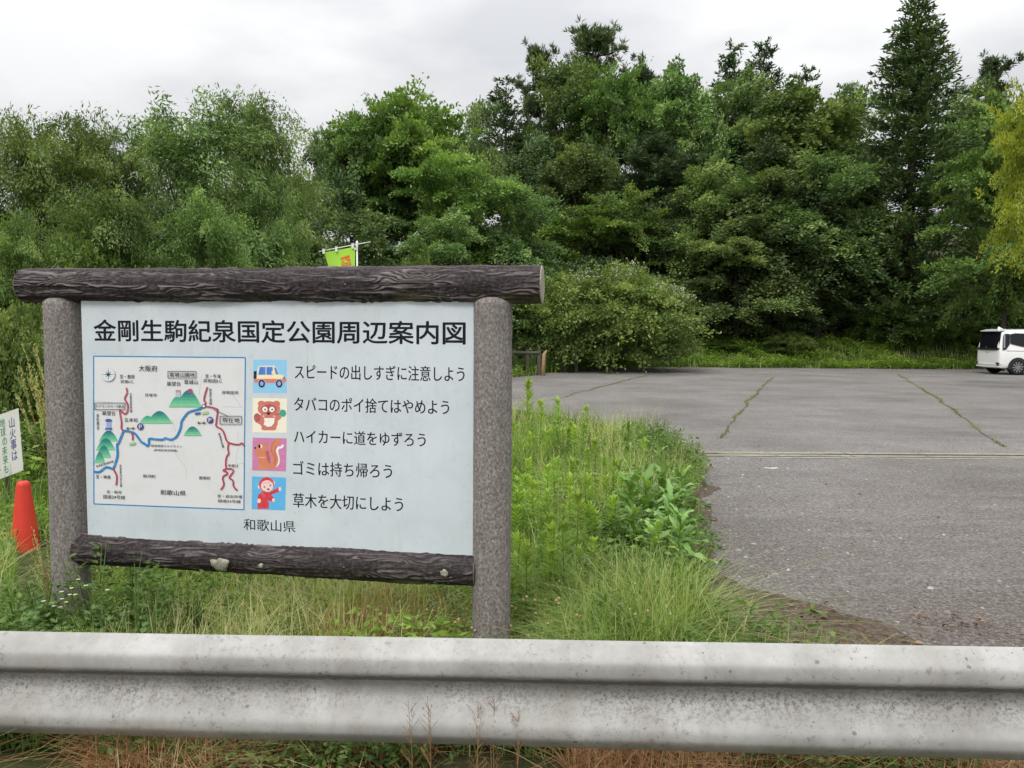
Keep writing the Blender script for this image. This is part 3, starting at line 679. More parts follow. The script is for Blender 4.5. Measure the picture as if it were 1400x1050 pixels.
def lichen(o, spots, rad):
    for k, (x, th, sx, st) in enumerate(spots):
        b = MB(); V = [(x, (rad + .0125) * math.cos(th), (rad + .0125) * math.sin(th))]; n = 26
        for ring, f in ((0, .55), (1, .85), (2, 1.0)):
            for i in range(n):
                a = 2 * PI * i / n; q = f * (1 + .28 * float(vnoise(math.cos(a) * 2.2 + k * 5, math.sin(a) * 2.2, ring * .4 + k)) + .12 * float(vnoise(math.cos(a) * 6, math.sin(a) * 6 + k)))
                r_ = rad + (.0125, .0118, .003)[ring] + .0015 * float(vnoise(i * 1.7, ring * 3.1 + k)); t = th + st / rad * q * math.sin(a)
                V.append((x + sx * q * math.cos(a), r_ * math.cos(t), r_ * math.sin(t)))
        Fs = [[0, 1 + (i + 1) % n, 1 + i] for i in range(n)] + [[1 + w_ * n + i, 1 + w_ * n + (i + 1) % n, 1 + (w_ + 1) * n + (i + 1) % n, 1 + (w_ + 1) * n + i] for w_ in (0, 1) for i in range(n)]
        b.add(V, Fs); b.build('lichen_patch', [MAT['lichen']], o, True)
m = M_('lichen', .9, .1); m.color(m.ramp(m.noise(75, 6, .75), [(.35, (.16, .155, .12)), (.5, (.30, .29, .235)), (.7, (.44, .43, .37))])); m.bump(m.noise(110, 5, .7), .4, .003); MAT['lichen'] = m.m
s0, z0 = sgn(36, 391); s1, z1 = sgn(741, 389)
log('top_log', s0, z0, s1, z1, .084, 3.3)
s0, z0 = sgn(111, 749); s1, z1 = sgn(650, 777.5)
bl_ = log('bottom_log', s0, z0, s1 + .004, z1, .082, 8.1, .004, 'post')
cx_ = (s0 + s1 + .004) / 2
lichen(bl_, [(sgn(313, 763)[0] - cx_, PI + .22, .046, .034), (sgn(368, 768)[0] - cx_, PI + .15, .012, .009), (sgn(613, 774)[0] - cx_, PI + .02, .016, .014)], .083)
# panel
PO = .030
tl = sgn(114, 414, PO); tr_ = sgn(649, 414, PO); bl = sgn(117, 728, PO); br = sgn(648, 755, PO)
x0, x1 = (tl[0] + bl[0]) / 2, (tr_[0] + br[0]) / 2 + .004; zt, zb = max(tl[1], tr_[1]) + .01, min(bl[1], br[1]) - .02
b = MB(); b.box(((x0 + x1) / 2, -PO + .012, (zt + zb) / 2), (x1 - x0, .024, zt - zb)); panel = b.build('panel', [MAT['panel']], root)
def pp(px, py, lay=1):
    s, z = sgn(px, py, PO + .00008 * lay); return Vector((s, -PO - .00008 * lay, z))
def boxpp(bx, lay=1): return pp(bx[0], bx[1], lay), pp(bx[2], bx[3], lay)

def text_geo(body, bold=0.0, lines=.95):
    cu = bpy.data.curves.new('txt', 'FONT'); cu.body = body; cu.size = 1; cu.offset = bold; cu.space_line = lines; cu.resolution_u = 3; cu.fill_mode = 'FRONT'
    if '\n' in body: cu.align_x = 'CENTER'
    to = bpy.data.objects.new('txt', cu); COL.objects.link(to)
    dg = bpy.context.evaluated_depsgraph_get(); me = to.evaluated_get(dg).to_mesh()
    V = [v.co.copy() for v in me.vertices]; Fs = [list(p.vertices) for p in me.polygons]
    to.evaluated_get(dg).to_mesh_clear(); bpy.data.objects.remove(to); bpy.data.curves.remove(cu)
    return V, Fs
def put_text(b, body, p0, p1, bold=0.0, rot=0.0, m=0):
    """fills the rectangle p0 (top left) .. p1 (bottom right) of a plane x/z with the text"""
    V, Fs = text_geo(body, bold)
    if not V: return
    xa, xb = min(v.x for v in V), max(v.x for v in V); ya, yb = min(v.y for v in V), max(v.y for v in V)
    c = Vector(((p0.x + p1.x) / 2, p0.y, (p0.z + p1.z) / 2)); out = []
    for v in V:
        dx = ((v.x - xa) / max(xb - xa, 1e-6) - .5) * (p1.x - p0.x); dz = ((v.y - ya) / max(yb - ya, 1e-6) - .5) * (p0.z - p1.z)
        out.append((c.x + dx * math.cos(rot) - dz * math.sin(rot), c.y, c.z + dx * math.sin(rot) + dz * math.cos(rot)))
    b.add(out, Fs, m)
def lettering(items, name='lettering', parent=None, lay=1, bold=.008, mat='black_ink', extra=()):
    b = MB()
    for it in items:
        q0, q1 = boxpp(it[1], lay); put_text(b, it[0], q0, q1, bold, it[2] if len(it) > 2 else 0)
        for k, (ox, oz) in enumerate(extra):
            o3 = Vector((ox, -.00006 * (k + 1), oz)); put_text(b, it[0], q0 + o3, q1 + o3, bold, it[2] if len(it) > 2 else 0)
    return b.build(name, [MAT[mat]], parent or panel)
lettering([('金剛生駒紀泉国定公園周辺案内図', (128, 437, 636, 471))], 'title_lettering', bold=0, extra=((.0023, 0), (-.0023, 0), (0, .0018), (0, -.0018), (.0016, .0012), (-.0016, -.0012)))
for tx in [('スピードの出しすぎに注意しよう', (403, 498, 635, 522)), ('タバコのポイ捨てはやめよう', (402, 542.5, 614, 567)),
           ('ハイカーに道をゆずろう', (402, 587, 582, 611)), ('ゴミは持ち帰ろう', (401, 630, 536, 654.5)), ('草木を大切にしよう', (400.5, 674, 551, 700))]:
    lettering([tx], 'slogan_lettering', bold=0, extra=((.0008, 0), (-.0008, 0), (0, .0005)))
lettering([('和歌山県', (333, 709, 404, 728))], 'prefecture_lettering', bold=0, extra=((.0005, 0), (-.0005, 0)))
# ---- flat printed pictures: polygons with an ink colour, one thin layer above the other
class Print:
    def __init__(s): s.V = []; s.F = []; s.C = []; s.lay = 2
    def _add(s, P, Fs, c):
        b_ = len(s.V); s.V += [tuple(p) for p in P]; s.F += [[b_ + i for i in f] for f in Fs]; s.C += [c] * len(Fs) if not isinstance(c, list) else c
    def poly(s, pts, c, lift=1, grad=None):
        s.lay += lift
        P = [pp(x, y, s.lay) for x, y in pts]
        t = tessellate_polygon([[Vector((p.x, p.z, 0)) for p in P]])
        s._add(P, [list(q) for q in t], c); return s
    def ell(s, cx, cy, rx, ry, c, lift=1, n=28, a0=0, a1=2 * PI): return s.poly([(cx + rx * math.cos(a0 + (a1 - a0) * k / n), cy + ry * math.sin(a0 + (a1 - a0) * k / n)) for k in range(n)], c, lift)
    def rect(s, x0, y0, x1, y1, c, lift=1): return s.poly([(x0, y0), (x1, y0), (x1, y1), (x0, y1)], c, lift)
    def line(s, pts, wd, c, lift=1, smooth=True, cap=True):
        s.lay += lift
        if smooth and len(pts) > 2:
            q = [Vector((*p, 0)) for p in pts]; o_ = []
            for i in range(len(q) - 1):
                a, b_, c_, d = q[max(i - 1, 0)], q[i], q[i + 1], q[min(i + 2, len(q) - 1)]
                for k in range(5):
                    t = k / 5; o_.append(.5 * ((2 * b_) + (-a + c_) * t + (2 * a - 5 * b_ + 4 * c_ - d) * t * t + (-a + 3 * b_ - 3 * c_ + d) * t ** 3))
            pts = [(v.x, v.y) for v in o_] + [pts[-1]]
        L = []; Rr = []
        for i, p in enumerate(pts):
            a, b_ = pts[max(i - 1, 0)], pts[min(i + 1, len(pts) - 1)]
            d = Vector((b_[0] - a[0], b_[1] - a[1], 0))
            d = d.normalized() if d.length > 1e-6 else Vector((1, 0, 0))
            L.append(pp(p[0] - d.y * wd / 2, p[1] + d.x * wd / 2, s.lay)); Rr.append(pp(p[0] + d.y * wd / 2, p[1] - d.x * wd / 2, s.lay))
        n = len(pts); s._add(L + Rr, [[i, i + 1, n + i + 1, n + i] for i in range(n - 1)], c)
        return s
    def frame(s, x0, y0, x1, y1, wd, c):
        P = [(x0, y0), (x1, y0), (x1, y1), (x0, y1)]
        for k in range(4): s.line([P[k], P[(k + 1) % 4]], wd, c, 1 if k == 0 else 0, False)
        return s
    def build(s, name, parent=panel):
        me = mesh(name, s.V, s.F, MAT['ink']); a = me.color_attributes.new('ink', 'BYTE_COLOR', 'CORNER') if False else me.color_attributes.new('ink', 'FLOAT_COLOR', 'CORNER')
        cols = np.zeros((len(me.loops), 4), np.float32); cols[:, 3] = 1
        for p, c in zip(me.polygons, s.C): cols[list(p.loop_indices), :3] = c
        a.data.foreach_set('color', cols.ravel()); return obj(name, me, parent)
def rgb(*c): return tuple(((v / 255 + .055) / 1.055) ** 2.4 if v > 10 else v / 255 / 12.92 for v in c)
# the map
q = MB(); q.add([pp(128, 487), pp(335.5, 489), pp(333.5, 697), pp(128.5, 689)], [[0, 1, 2, 3]]); q.build('map_sheet', [MAT['map']], panel)
pr = Print()
BL, RD, PU = rgb(40, 125, 185), rgb(172, 62, 82), rgb(66, 58, 130); BK = rgb(60, 60, 70); GY = rgb(190, 190, 195)
P = [(128, 487), (335.5, 489), (333.5, 697), (128.5, 689)]
for k in range(4): pr.line([P[k], P[(k + 1) % 4]], 1.7, BL, 0, False)
for ln in [[(236, 600), (240, 620), (254, 640), (254, 655)], [(272, 540), (275, 520), (277, 512)], [(305, 556), (333, 557)], [(325, 590), (326, 604)], [(129, 548), (140, 549), (170, 552)], [(326, 612), (323, 625), (324, 634), (333, 633)], [(318, 540), (326, 550), (329, 556)], [(236, 575), (240, 590)]]: pr.line(ln, .8, GY, 0)
def mount(pts, tops):
    y0 = min(p[1] for p in pts); y1 = max(p[1] for p in pts); xm = [p[0] for p in pts]
    pr.poly(pts, rgb(120, 195, 150))
    cx = sum(xm) / len(xm)
    for k, c in ((.80, rgb(98, 182, 142)), (.62, rgb(78, 165, 135)), (.44, rgb(58, 142, 128)), (.28, rgb(48, 120, 122))):
        top = [p for p in pts if p[1] < y0 + (y1 - y0) * .985]
        yl = y0 + (y1 - y0) * k
        cl = []
        for i in range(len(pts)):
            a, b_ = pts[i], pts[(i + 1) % len(pts)]
            if a[1] <= yl: cl.append(a)
            if (a[1] <= yl) != (b_[1] <= yl): t = (yl - a[1]) / (b_[1] - a[1]); cl.append((a[0] + (b_[0] - a[0]) * t, yl))
        if len(cl) > 2: pr.poly(cl, c)
def hill(x0, x1, ytop, ybot, humps=1):
    n = 28; pts = [(x1, ybot), (x0, ybot)]
    for k in range(n + 1):
        t = k / n; hh = math.sin(PI * t) ** .9
        if humps == 2: hh = max(.62 * math.sin(PI * min(t / .5, 1)) if t < .5 else 0, math.sin(PI * min(max((t - .2) / .8, 0), 1)) ** 1.1)
        pts.append((x0 + (x1 - x0) * t, ybot - (ybot - ytop) * hh))
    mount(pts, 1)
hill(135, 162, 588.5, 604); hill(131, 158, 599, 616); hill(131.5, 152, 609, 626); hill(129, 143.5, 618, 633)
hill(190, 236.5, 561.8, 579, 2); hill(230.5, 276, 533, 556.5, 2); hill(251, 275.5, 583, 595.5)
pr.ell(260, 534.5, 3.3, 3.2, rgb(150, 80, 110)); pr.rect(240.2, 533, 246.6, 543, rgb(175, 190, 205)); pr.rect(240.2, 533, 246.6, 536.5, rgb(185, 140, 135))
pr.rect(145.5, 575, 151.5, 589, rgb(150, 165, 215)); pr.ell(148.3, 574.8, 4.6, 2.2, rgb(70, 90, 150)); pr.rect(143.6, 585, 153, 587.5, rgb(60, 90, 150))
pr.line([(129, 645), (136, 645), (144, 639), (150, 639.5), (154.5, 640.5), (158, 632), (160.5, 622), (160, 608), (162, 606), (166, 596), (169, 589.5), (175, 589.5), (184, 592.5), (190, 600), (193, 604), (198, 607), (201.5, 609.5), (203.5, 607), (204, 600), (212, 600.5), (222, 601), (226, 599), (233, 601), (240, 598), (244, 592), (247, 584), (248, 577), (252, 570), (258, 563.5), (266, 561), (274, 558.5), (278.4, 555.3)], 3.0, BL)
for pts in [[(172.6, 530), (173.7, 537), (170.5, 545), (174.5, 553), (174.5, 561), (171, 566), (165, 561.5), (163.7, 563), (166, 577), (166, 586), (170, 589)],
            [(283.5, 529), (280, 540), (279, 547), (281, 551), (279.5, 555), (287, 556.5), (296, 559), (297.5, 562), (295.5, 578), (296, 583), (303, 587), (306.5, 593), (309, 601), (312.5, 605), (321, 607.5), (327, 607.5), (331, 606), (334, 610)],
            [(312.5, 605), (311.5, 613), (312.5, 620), (309.5, 625), (308.5, 634), (310, 640.5), (316.5, 641), (319, 644), (316, 649), (313.5, 653), (318.5, 657.5), (319, 664), (322, 668.5), (324.5, 670.5)],
            [(310, 640.5), (305, 643), (310, 645.5), (310.5, 648), (305.5, 651), (304.5, 655), (306, 661), (304.5, 666), (301.5, 669.5)],
            [(179.5, 591), (181.5, 597), (181, 602)], [(154.5, 641), (159, 649), (159.5, 657), (158.5, 663.5)]]: pr.line(pts, 2.2, RD)
pr.ell(278.4, 555.3, 2.7, 2.7, BK); pr.ell(278.4, 555.3, 1.7, 1.7, rgb(225, 225, 225))
for cx, cy in ((191.8, 583.3), (287.1, 574.3)):
    pr.ell(cx, cy, 4.5, 4.6, PU)
for cx, cy in ((178, 583), (275, 575.5)):
    pr.poly([(cx - 6, cy + 1.5), (cx - 3.5, cy + 1), (cx - 2.5, cy - 2.5), (cx + 3, cy - 2.5), (cx + 4, cy), (cx + 6, cy + 1)], rgb(222, 216, 190)); pr.rect(cx - 6, cy + .8, cx + 6, cy + 2.6, rgb(205, 190, 170))
    pr.ell(cx - 3.4, cy + 2.7, 1.4, 1.4, BK); pr.ell(cx + 3.6, cy + 2.7, 1.4, 1.4, BK, 0)
pr.poly([(266.5, 564.5), (274, 563), (274, 566), (266.5, 567.5)], rgb(60, 90, 150)); pr.poly([(275.8, 563.5), (284.5, 561.8), (284, 565.5), (276, 567)], rgb(165, 195, 140)); pr.poly([(176.5, 606), (185, 604), (185.3, 607.5), (177, 609)], rgb(150, 195, 130))
# compass rose
pr.ell(148, 512, 9.2, 9.4, rgb(200, 205, 208))
pr.ell(148, 512, 8.5, 8.7, rgb(214, 217, 220))
for k in range(8):
    a = k * PI / 4; l_ = 9.5 if k % 2 == 0 else 6
    pr.poly([(148 + l_ * math.cos(a), 512 + l_ * math.sin(a)), (148 + 1.5 * math.cos(a + .5), 512 + 1.5 * math.sin(a + .5)), (148, 512), (148 + 1.5 * math.cos(a - .5), 512 + 1.5 * math.sin(a - .5))], rgb(35, 80, 85), 1 if k == 0 else 0)
for bx in ((129.6, 551, 170.8, 560), (229.5, 507.8, 267.8, 516.8), (300.7, 569, 330, 579.8)): pr.frame(*bx, .9, BK)
pr.line([(291.8, 560), (313.3, 569.6)], .8, BK)
pr.build('map_drawing')
MAPT = [('大阪府', (189.7, 499.4, 214.9, 508)), ('至・蕎原', (163.5, 512, 184, 517.8)), ('貝塚I.C.', (164.5, 519.3, 183, 524.3)), ('貝塚市', (198, 537.7, 214.3, 542.6)),
        ('ハイランドパーク粉河', (131, 553, 169.5, 558.3)), ('展望台', (139.4, 561.8, 157.7, 568)), ('泉\n佐\n野\n市', (131.5, 565.4, 135.7, 588)), ('五本松', (169.8, 571, 188.7, 577.2)),
        ('主\n要\n富\n田\n林\n線', (177, 537, 180.6, 564)), ('葛城山園地', (231.5, 509.2, 266, 515.6)), ('展望台', (228, 521.4, 246.8, 527.8)), ('葛城山', (251.5, 519.3, 270.4, 525.5)), ('至・牛滝', (280.3, 511.4, 301.8, 517.3)),
        ('岸和田I.C', (277.7, 517.8, 303.4, 523.6)), ('岸和田市', (303.4, 534, 326, 539.3)), ('府\n道\n牛\n滝\n線', (285.7, 531, 289.6, 553.4)), ('現在地', (303.5, 570.7, 327.5, 578)),
        ('紀泉高原スカイライン', (206.5, 607.5, 249, 612.2)), ('(県道紀泉高原線)', (210, 613.6, 242.4, 618)), ('粉河町', (195.5, 648.4, 212.7, 653.7)), ('和歌山県', (219, 669.4, 254, 677.9)),
        ('至・神通', (131, 649, 151, 655)), ('至・粉河', (145.7, 670.3, 166, 675.2)), ('国道24号線', (141, 676.3, 170.8, 682.8)), ('県\n道\n粉\n河\n加\n太\n線', (163.2, 635, 166.6, 666)), ('那賀町', (272, 651, 287.7, 656)),
        ('中尾辻', (311.8, 634.3, 326, 639.2)), ('至・岩出市場', (297, 675.7, 331, 681.5)), ('国道24号線', (298, 682.5, 329, 688)), ('県道紀泉高原線', (130.5, 632.2, 155.5, 636.2), .30), ('県\n道\n泉\n佐\n線', (300.5, 591.5, 304, 612.5), .28)]
for tx in MAPT: lettering([tx], 'map_lettering', lay=34, bold=0, extra=((.0003, 0),))
MAT['white_ink'] = plain('white_ink', (.75, .75, .75), .45, .35)
for cx, cy in ((191.8, 583.3), (287.1, 574.3)):
    q = MB(); put_text(q, 'P', pp(cx - 2, cy - 2.8, 60), pp(cx + 2.2, cy + 2.8, 60), 0); q.build('parking_lettering', [MAT['white_ink']], panel)
# pictures: coordinates of the enlarged views (9.13 to a pixel)
def sc1(ox, oy):
    return lambda pts: [(ox + x / 9.13, oy + y / 9.13) for x, y in pts]
f = sc1(335, 485)
pr = Print(); CR, SAL, NV = rgb(240, 225, 180), rgb(215, 125, 115), rgb(22, 28, 55)
pr.poly(f([(103, 60), (522, 64), (520, 478), (98, 474)]), rgb(140, 198, 232))
pr.poly(f([(108, 205), (145, 205), (145, 300), (108, 300)]), rgb(10, 12, 25))
pr.poly(f([(150, 260), (160, 160), (175, 138), (365, 138), (395, 160), (425, 245), (480, 255), (510, 300), (515, 330), (140, 320)]), CR)
pr.poly(f([(115, 300), (510, 300), (520, 325), (490, 355), (130, 350), (110, 335)]), SAL)
pr.poly(f([(165, 250), (182, 152), (258, 152), (256, 250)]), rgb(70, 125, 205)); pr.poly(f([(266, 250), (268, 152), (345, 152), (350, 250)]), rgb(70, 125, 205)); pr.poly(f([(362, 158), (388, 160), (420, 248), (382, 242)]), rgb(70, 135, 200))
pr.poly(f([(330, 215), (350, 190), (352, 245), (335, 245)]), CR); pr.poly(f([(470, 285), (490, 268), (505, 300), (478, 302)]), rgb(60, 125, 185))
for cx in (208, 426):
    e_ = f([(cx, 360)])[0]; pr.ell(*e_, 5.3, 6.0, rgb(140, 198, 232)); pr.ell(*e_, 4.5, 5.4, NV); pr.ell(*e_, 2.5, 3.1, rgb(150, 165, 215))
pr.build('car_picture')
pr = Print(); BR, BR2, WH = rgb(204, 118, 105), rgb(172, 88, 88), rgb(240, 235, 225)
pr.poly(f([(95, 540), (522, 545), (520, 975), (92, 968)]), rgb(236, 230, 208))
E_ = lambda x, y, rx, ry, c, lift=1: pr.ell(335 + x / 9.13, 485 + y / 9.13, rx / 9.13, ry / 9.13, c, lift)
E_(300, 850, 110, 95, BR); E_(250, 920, 48, 25, BR); E_(345, 920, 48, 25, BR); pr.poly(f([(220, 740), (150, 760), (115, 790), (130, 840), (200, 880), (230, 850)]), BR); E_(150, 785, 40, 55, BR2)
E_(205, 612, 45, 38, BR); E_(393, 612, 45, 38, BR); E_(298, 675, 140, 95, BR); pr.poly(f([(360, 740), (440, 720), (452, 790), (400, 830)]), BR)
E_(298, 680, 98, 62, BR2); E_(248, 682, 33, 34, WH); E_(336, 683, 33, 34, WH, 0); E_(250, 684, 10, 12, BK); E_(338, 684, 10, 12, BK, 0); E_(292, 736, 19, 15, rgb(25, 15, 15))
pr.poly(f([(235, 790), (370, 790), (365, 850), (330, 895), (280, 900), (230, 870), (245, 830)]), WH); E_(470, 728, 42, 45, rgb(70, 160, 140)); pr.line(f([(380, 745), (432, 738)]), .6, rgb(120, 60, 60), 1, False)
pr.build('bear_picture')
f = sc1(335, 590); pr = Print(); SQ, SQ2 = rgb(208, 128, 98), rgb(178, 96, 84)
E_ = lambda x, y, rx, ry, c, lift=1: pr.ell(335 + x / 9.13, 590 + y / 9.13, rx / 9.13, ry / 9.13, c, lift)
pr.poly(f([(95, 75), (520, 85), (512, 498), (88, 485)]), rgb(200, 125, 170))
pr.line(f([(380, 435), (415, 390), (415, 320), (400, 250), (415, 205), (455, 195), (475, 165)]), 3.2, WH)
pr.line(f([(320, 440), (365, 400), (375, 330), (345, 240), (360, 165), (400, 130), (440, 130)]), 8.5, SQ); pr.line(f([(365, 410), (372, 340), (335, 250), (340, 160), (385, 115)]), .9, SQ2); pr.line(f([(390, 370), (372, 260), (390, 180)]), .8, SQ2)
pr.poly(f([(160, 330), (230, 300), (300, 330), (330, 400), (350, 430), (330, 470), (155, 472), (165, 400)]), SQ)
pr.poly(f([(118, 205), (135, 180), (185, 145), (280, 128), (285, 180), (262, 240), (270, 300), (230, 325), (160, 318), (125, 285), (140, 250), (118, 225)]), SQ)
pr.poly(f([(255, 240), (290, 235), (308, 300), (315, 400), (300, 410), (275, 350)]), SQ2); pr.line(f([(170, 322), (210, 325), (255, 322)]), .8, rgb(235, 200, 180))
E_(193, 183, 24, 20, WH); E_(180, 184, 15, 22, rgb(15, 10, 10)); E_(128, 205, 12, 14, rgb(60, 10, 30))
pr.build('squirrel_picture')
pr = Print(); RE, SK = rgb(205, 62, 72), rgb(238, 205, 200)
E_ = lambda x, y, rx, ry, c, lift=1: pr.ell(335 + x / 9.13, 590 + y / 9.13, rx / 9.13, ry / 9.13, c, lift)
pr.poly(f([(88, 560), (515, 575), (500, 985), (82, 970)]), rgb(92, 176, 226))
pr.poly(f([(215, 740), (300, 760), (430, 690), (442, 745), (330, 790), (365, 830), (350, 880), (280, 860), (300, 890), (298, 962), (155, 968), (158, 800)]), RE)
E_(175, 690, 18, 25, SK); E_(355, 640, 18, 25, SK, 0); E_(268, 660, 94, 92, RE); E_(275, 680, 78, 72, SK); E_(175, 865, 24, 28, SK); E_(435, 718, 18, 28, SK); E_(355, 856, 18, 24, SK, 0)
E_(242, 692, 9, 10, BK); E_(316, 672, 9, 10, BK, 0); E_(290, 720, 15, 12, rgb(150, 50, 70)); pr.line(f([(225, 650), (270, 635), (330, 630)]), .5, rgb(190, 140, 140), 1)
pr.build('monkey_picture')

# ------------------------------------------------------------------ guardrail
pL = at(0, 863, 2.55); zt = pL.z; pR = at(1400, 885, 2.29)
RD_ = (pR - pL); tilt = math.atan2(pR.z - pL.z, math.hypot(RD_.x, RD_.y)); zt = (pL.z + pR.z) / 2; RD_.z = 0; RD_.normalize(); RN = Vector((RD_.y, -RD_.x, 0))
if RN.y > 0: RN = -RN
mid = (pL + pR) / 2
gr = empty('guardrail', (mid.x, mid.y, 0), math.atan2(RD_.y, RD_.x)); tag(gr, 'weathered pale grey corrugated steel guardrail running across the bottom of the photo', 'guardrail')
prof = [(-.014, .014), (-.010, .003), (.004, -.001), (.014, .004), (.024, .013), (.040, .030), (.052, .046), (.057, .060), (.057, .082), (.050, .098), (.034, .118), (.016, .140), (.004, .156), (0, .170), (0, .192), (.006, .206), (.022, .222), (.040, .236), (.052, .248), (.057, .262), (.057, .292), (.050, .308), (.032, .326), (.014, .340), (.004, .347), (-.006, .350), (-.014, .344)]
# smooth the profile
pq = [Vector((a, c, 0)) for a, c in prof]; sp = []
for i in range(len(pq) - 1):
    a, b_, c_, d = pq[max(i - 1, 0)], pq[i], pq[i + 1], pq[min(i + 2, len(pq) - 1)]
    for k in range(3):
        t = k / 3; sp.append(.5 * ((2 * b_) + (-a + c_) * t + (2 * a - 5 * b_ + 4 * c_ - d) * t * t + (-a + 3 * b_ - 3 * c_ + d) * t ** 3))
sp.append(pq[-1])
XS = np.linspace(-4.4, 4.4, 180); V = []
for x in XS:
    for p in sp:
        w1 = .0025 * float(vnoise(x * 2.2, p.y * 9)) ; V.append((x, -(p.x + w1), p.y))
n = len(sp); i, j = np.meshgrid(np.arange(len(XS) - 1), np.arange(n - 1), indexing='ij')
Q = np.stack([i * n + j, (i + 1) * n + j, (i + 1) * n + j + 1, i * n + j + 1], -1).reshape(-1, 4)
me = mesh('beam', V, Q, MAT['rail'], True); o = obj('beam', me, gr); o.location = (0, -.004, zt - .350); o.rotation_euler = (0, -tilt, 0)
sm = o.modifiers.new('thick', 'SOLIDIFY'); sm.thickness = .004; sm.offset = -1
for x in (-2.3, 2.2):
    b = MB(); b.lathe([(.057, -1.0), (.057, zt + .02), (.05, zt + .035), (.0005, zt + .042)], 20, (x, .10, x * tilt)); b.box((x, .025, zt - .175 + x * tilt), (.07, .05, .20)); b.build('post', [MAT['rail']], gr, False)

# ------------------------------------------------------------------ traffic cone and notice on the left
m = M_('cone_plastic', .5, .4); m.color(m.mix(m.noise(14, 4, .6), (.50, .026, .016), (.62, .045, .022))); MAT['cone'] = m.m
MAT['cone_base'] = plain('cone_rubber', (.03, .03, .03), .8, .2)
cp = at(35, 756, 5.35); ct = at(35, 658, 5.35)
cn = empty('traffic_cone', (cp.x, cp.y, cp.z)); tag(cn, 'faded orange red traffic cone standing in the weeds left of the sign', 'traffic cone')
hh = ct.z - cp.z
b = MB(); b.lathe([(.100, .012), (.093, .03), (.045, hh - .03), (.040, hh - .008), (.030, hh), (.001, hh + .001)], 32); b.build('body', [MAT['cone']], cn, True)
b = MB(); b.box((0, 0, 0), (.25, .25, .028), Matrix.Rotation(.4, 3, 'Z')); b.build('base', [MAT['cone_base']], cn)
tr3, br3, bl3 = at(25, 558, 6.3), at(32, 643, 6.3), at(-42, 671, 6.15)
U_ = (br3 - bl3); V_ = (tr3 - br3)
MAT['notice'] = plain('notice_paint', (.66, .66, .62), .5, .4, .1, 14)
nr = empty('notice_board', (br3.x - .22, br3.y, 0)); tag(nr, 'tilted white hand lettered fire notice on a wooden stake at the left edge', 'notice')
off = Vector(nr.location)
nn = U_.cross(V_).normalized()
if nn.y > 0: nn = -nn
b = MB(); pts = [bl3, br3, tr3, bl3 + V_]
b.add([p - off for p in pts] + [p - nn * .008 - off for p in pts], [[0, 1, 2, 3], [7, 6, 5, 4], [0, 4, 5, 1], [1, 5, 6, 2], [2, 6, 7, 3], [3, 7, 4, 0]]); board = b.build('board', [MAT['notice']], nr)
MAT['purple_ink'] = plain('purple_ink', (.07, .06, .28), .5, .3); MAT['green_ink'] = plain('green_ink', (.04, .26, .15), .5, .3); MAT['red_ink'] = plain('red_ink', (.5, .05, .05), .5, .3)
ul, vl = U_.length, V_.length
def notice_col(txt, u0, u1, v0, v1, mt):
    q = MB(); put_text(q, txt, Vector((u0, 0, v0)), Vector((u1, 0, v1)), 0)
    q.V = [tuple(bl3 + U_ * x + V_ * z + nn * .002 - off) for x, y, z in q.V]; q.build('lettering', [MAT[mt]], board)
notice_col('山\n火\n事\nは', .805, .915, .90, .21, 'purple_ink'); notice_col('地\n球\n の\n未\n来\nも', .64, .745, .93, .06, 'green_ink'); notice_col('燃\nや\nし\nま\nす', .47, .60, .78, .03, 'red_ink')
b = MB(); s_ = at(8, 652, 6.35) - off
b.tube([(s_.x - .01, s_.y + .03, -.2 - off.z + .0), (s_.x, s_.y + .03, s_.z + .3)], .019, 6); b.build('stake', [MAT['old_wood']], nr)

# ------------------------------------------------------------------ yellow green banner
YB = 12.6
t0 = at(488, 331, YB); bn = empty('banner_flag', (t0.x, YB, gz(t0.x, YB))); tag(bn, 'yellow green vertical banner on a white pole rising behind the sign', 'banner')
MAT['white_pole'] = plain('white_pole', (.72, .72, .70), .4, .4)
H_ = t0.z - bn.location.z
b = MB(); b.tube([(0, 0, -.2), (0, 0, H_ * .5), (0, 0, H_)], [.016, .015, .013], 10); b.lathe([(.02, H_ - .09), (.02, H_), (.012, H_ + .02), (.001, H_ + .022)], 10); b.build('pole', [MAT['white_pole']], bn, True)
a0, a1 = at(436, 344, YB) - bn.location, at(507, 330.5, YB) - bn.location
b = MB(); b.tube([a0, (a0 + a1) / 2, a1], [.008, .009, .007], 6); b.build('crossbar', [MAT['white_pole']], bn, True)
m = M_('banner_cloth', .8, .1); m.color((.46, .82, .10)); tr = m.n('ShaderNodeBsdfTranslucent'); tr.inputs[0].default_value = (.50, .85, .10, 1); ms = m.n('ShaderNodeMixShader'); ms.inputs[0].default_value = .35
m.l(m.b.outputs[0], ms.inputs[1]); m.l(tr.outputs[0], ms.inputs[2]); m.l(ms.outputs[0], m.out.inputs[0]); MAT['banner'] = m.m
c0, c1 = at(443, 345, YB) - bn.location, at(485.5, 337.5, YB) - bn.location; c2 = at(449.5, 368, YB) - bn.location
def cloth(u, v):        # u across, v down 0..1 over 1.75 m
    x = c0.x + (c1.x - c0.x) * u + .16 * math.sin(min(v, .5) * PI) * (1 - u); z = c0.z + (c1.z - c0.z) * u - v * 1.72 + .05 * (1 - u) * v
    return (x, c0.y + .035 * math.sin(v * 9 + u * 3) * (1 - u * .9) - .01, z)
V = [cloth(i / 12, j / 30) for j in range(31) for i in range(13)]
Fs = [[j * 13 + i, j * 13 + i + 1, (j + 1) * 13 + i + 1, (j + 1) * 13 + i] for j in range(30) for i in range(12)]
cl_ = obj('cloth', mesh('cloth', V, Fs, MAT['banner'], True), bn)
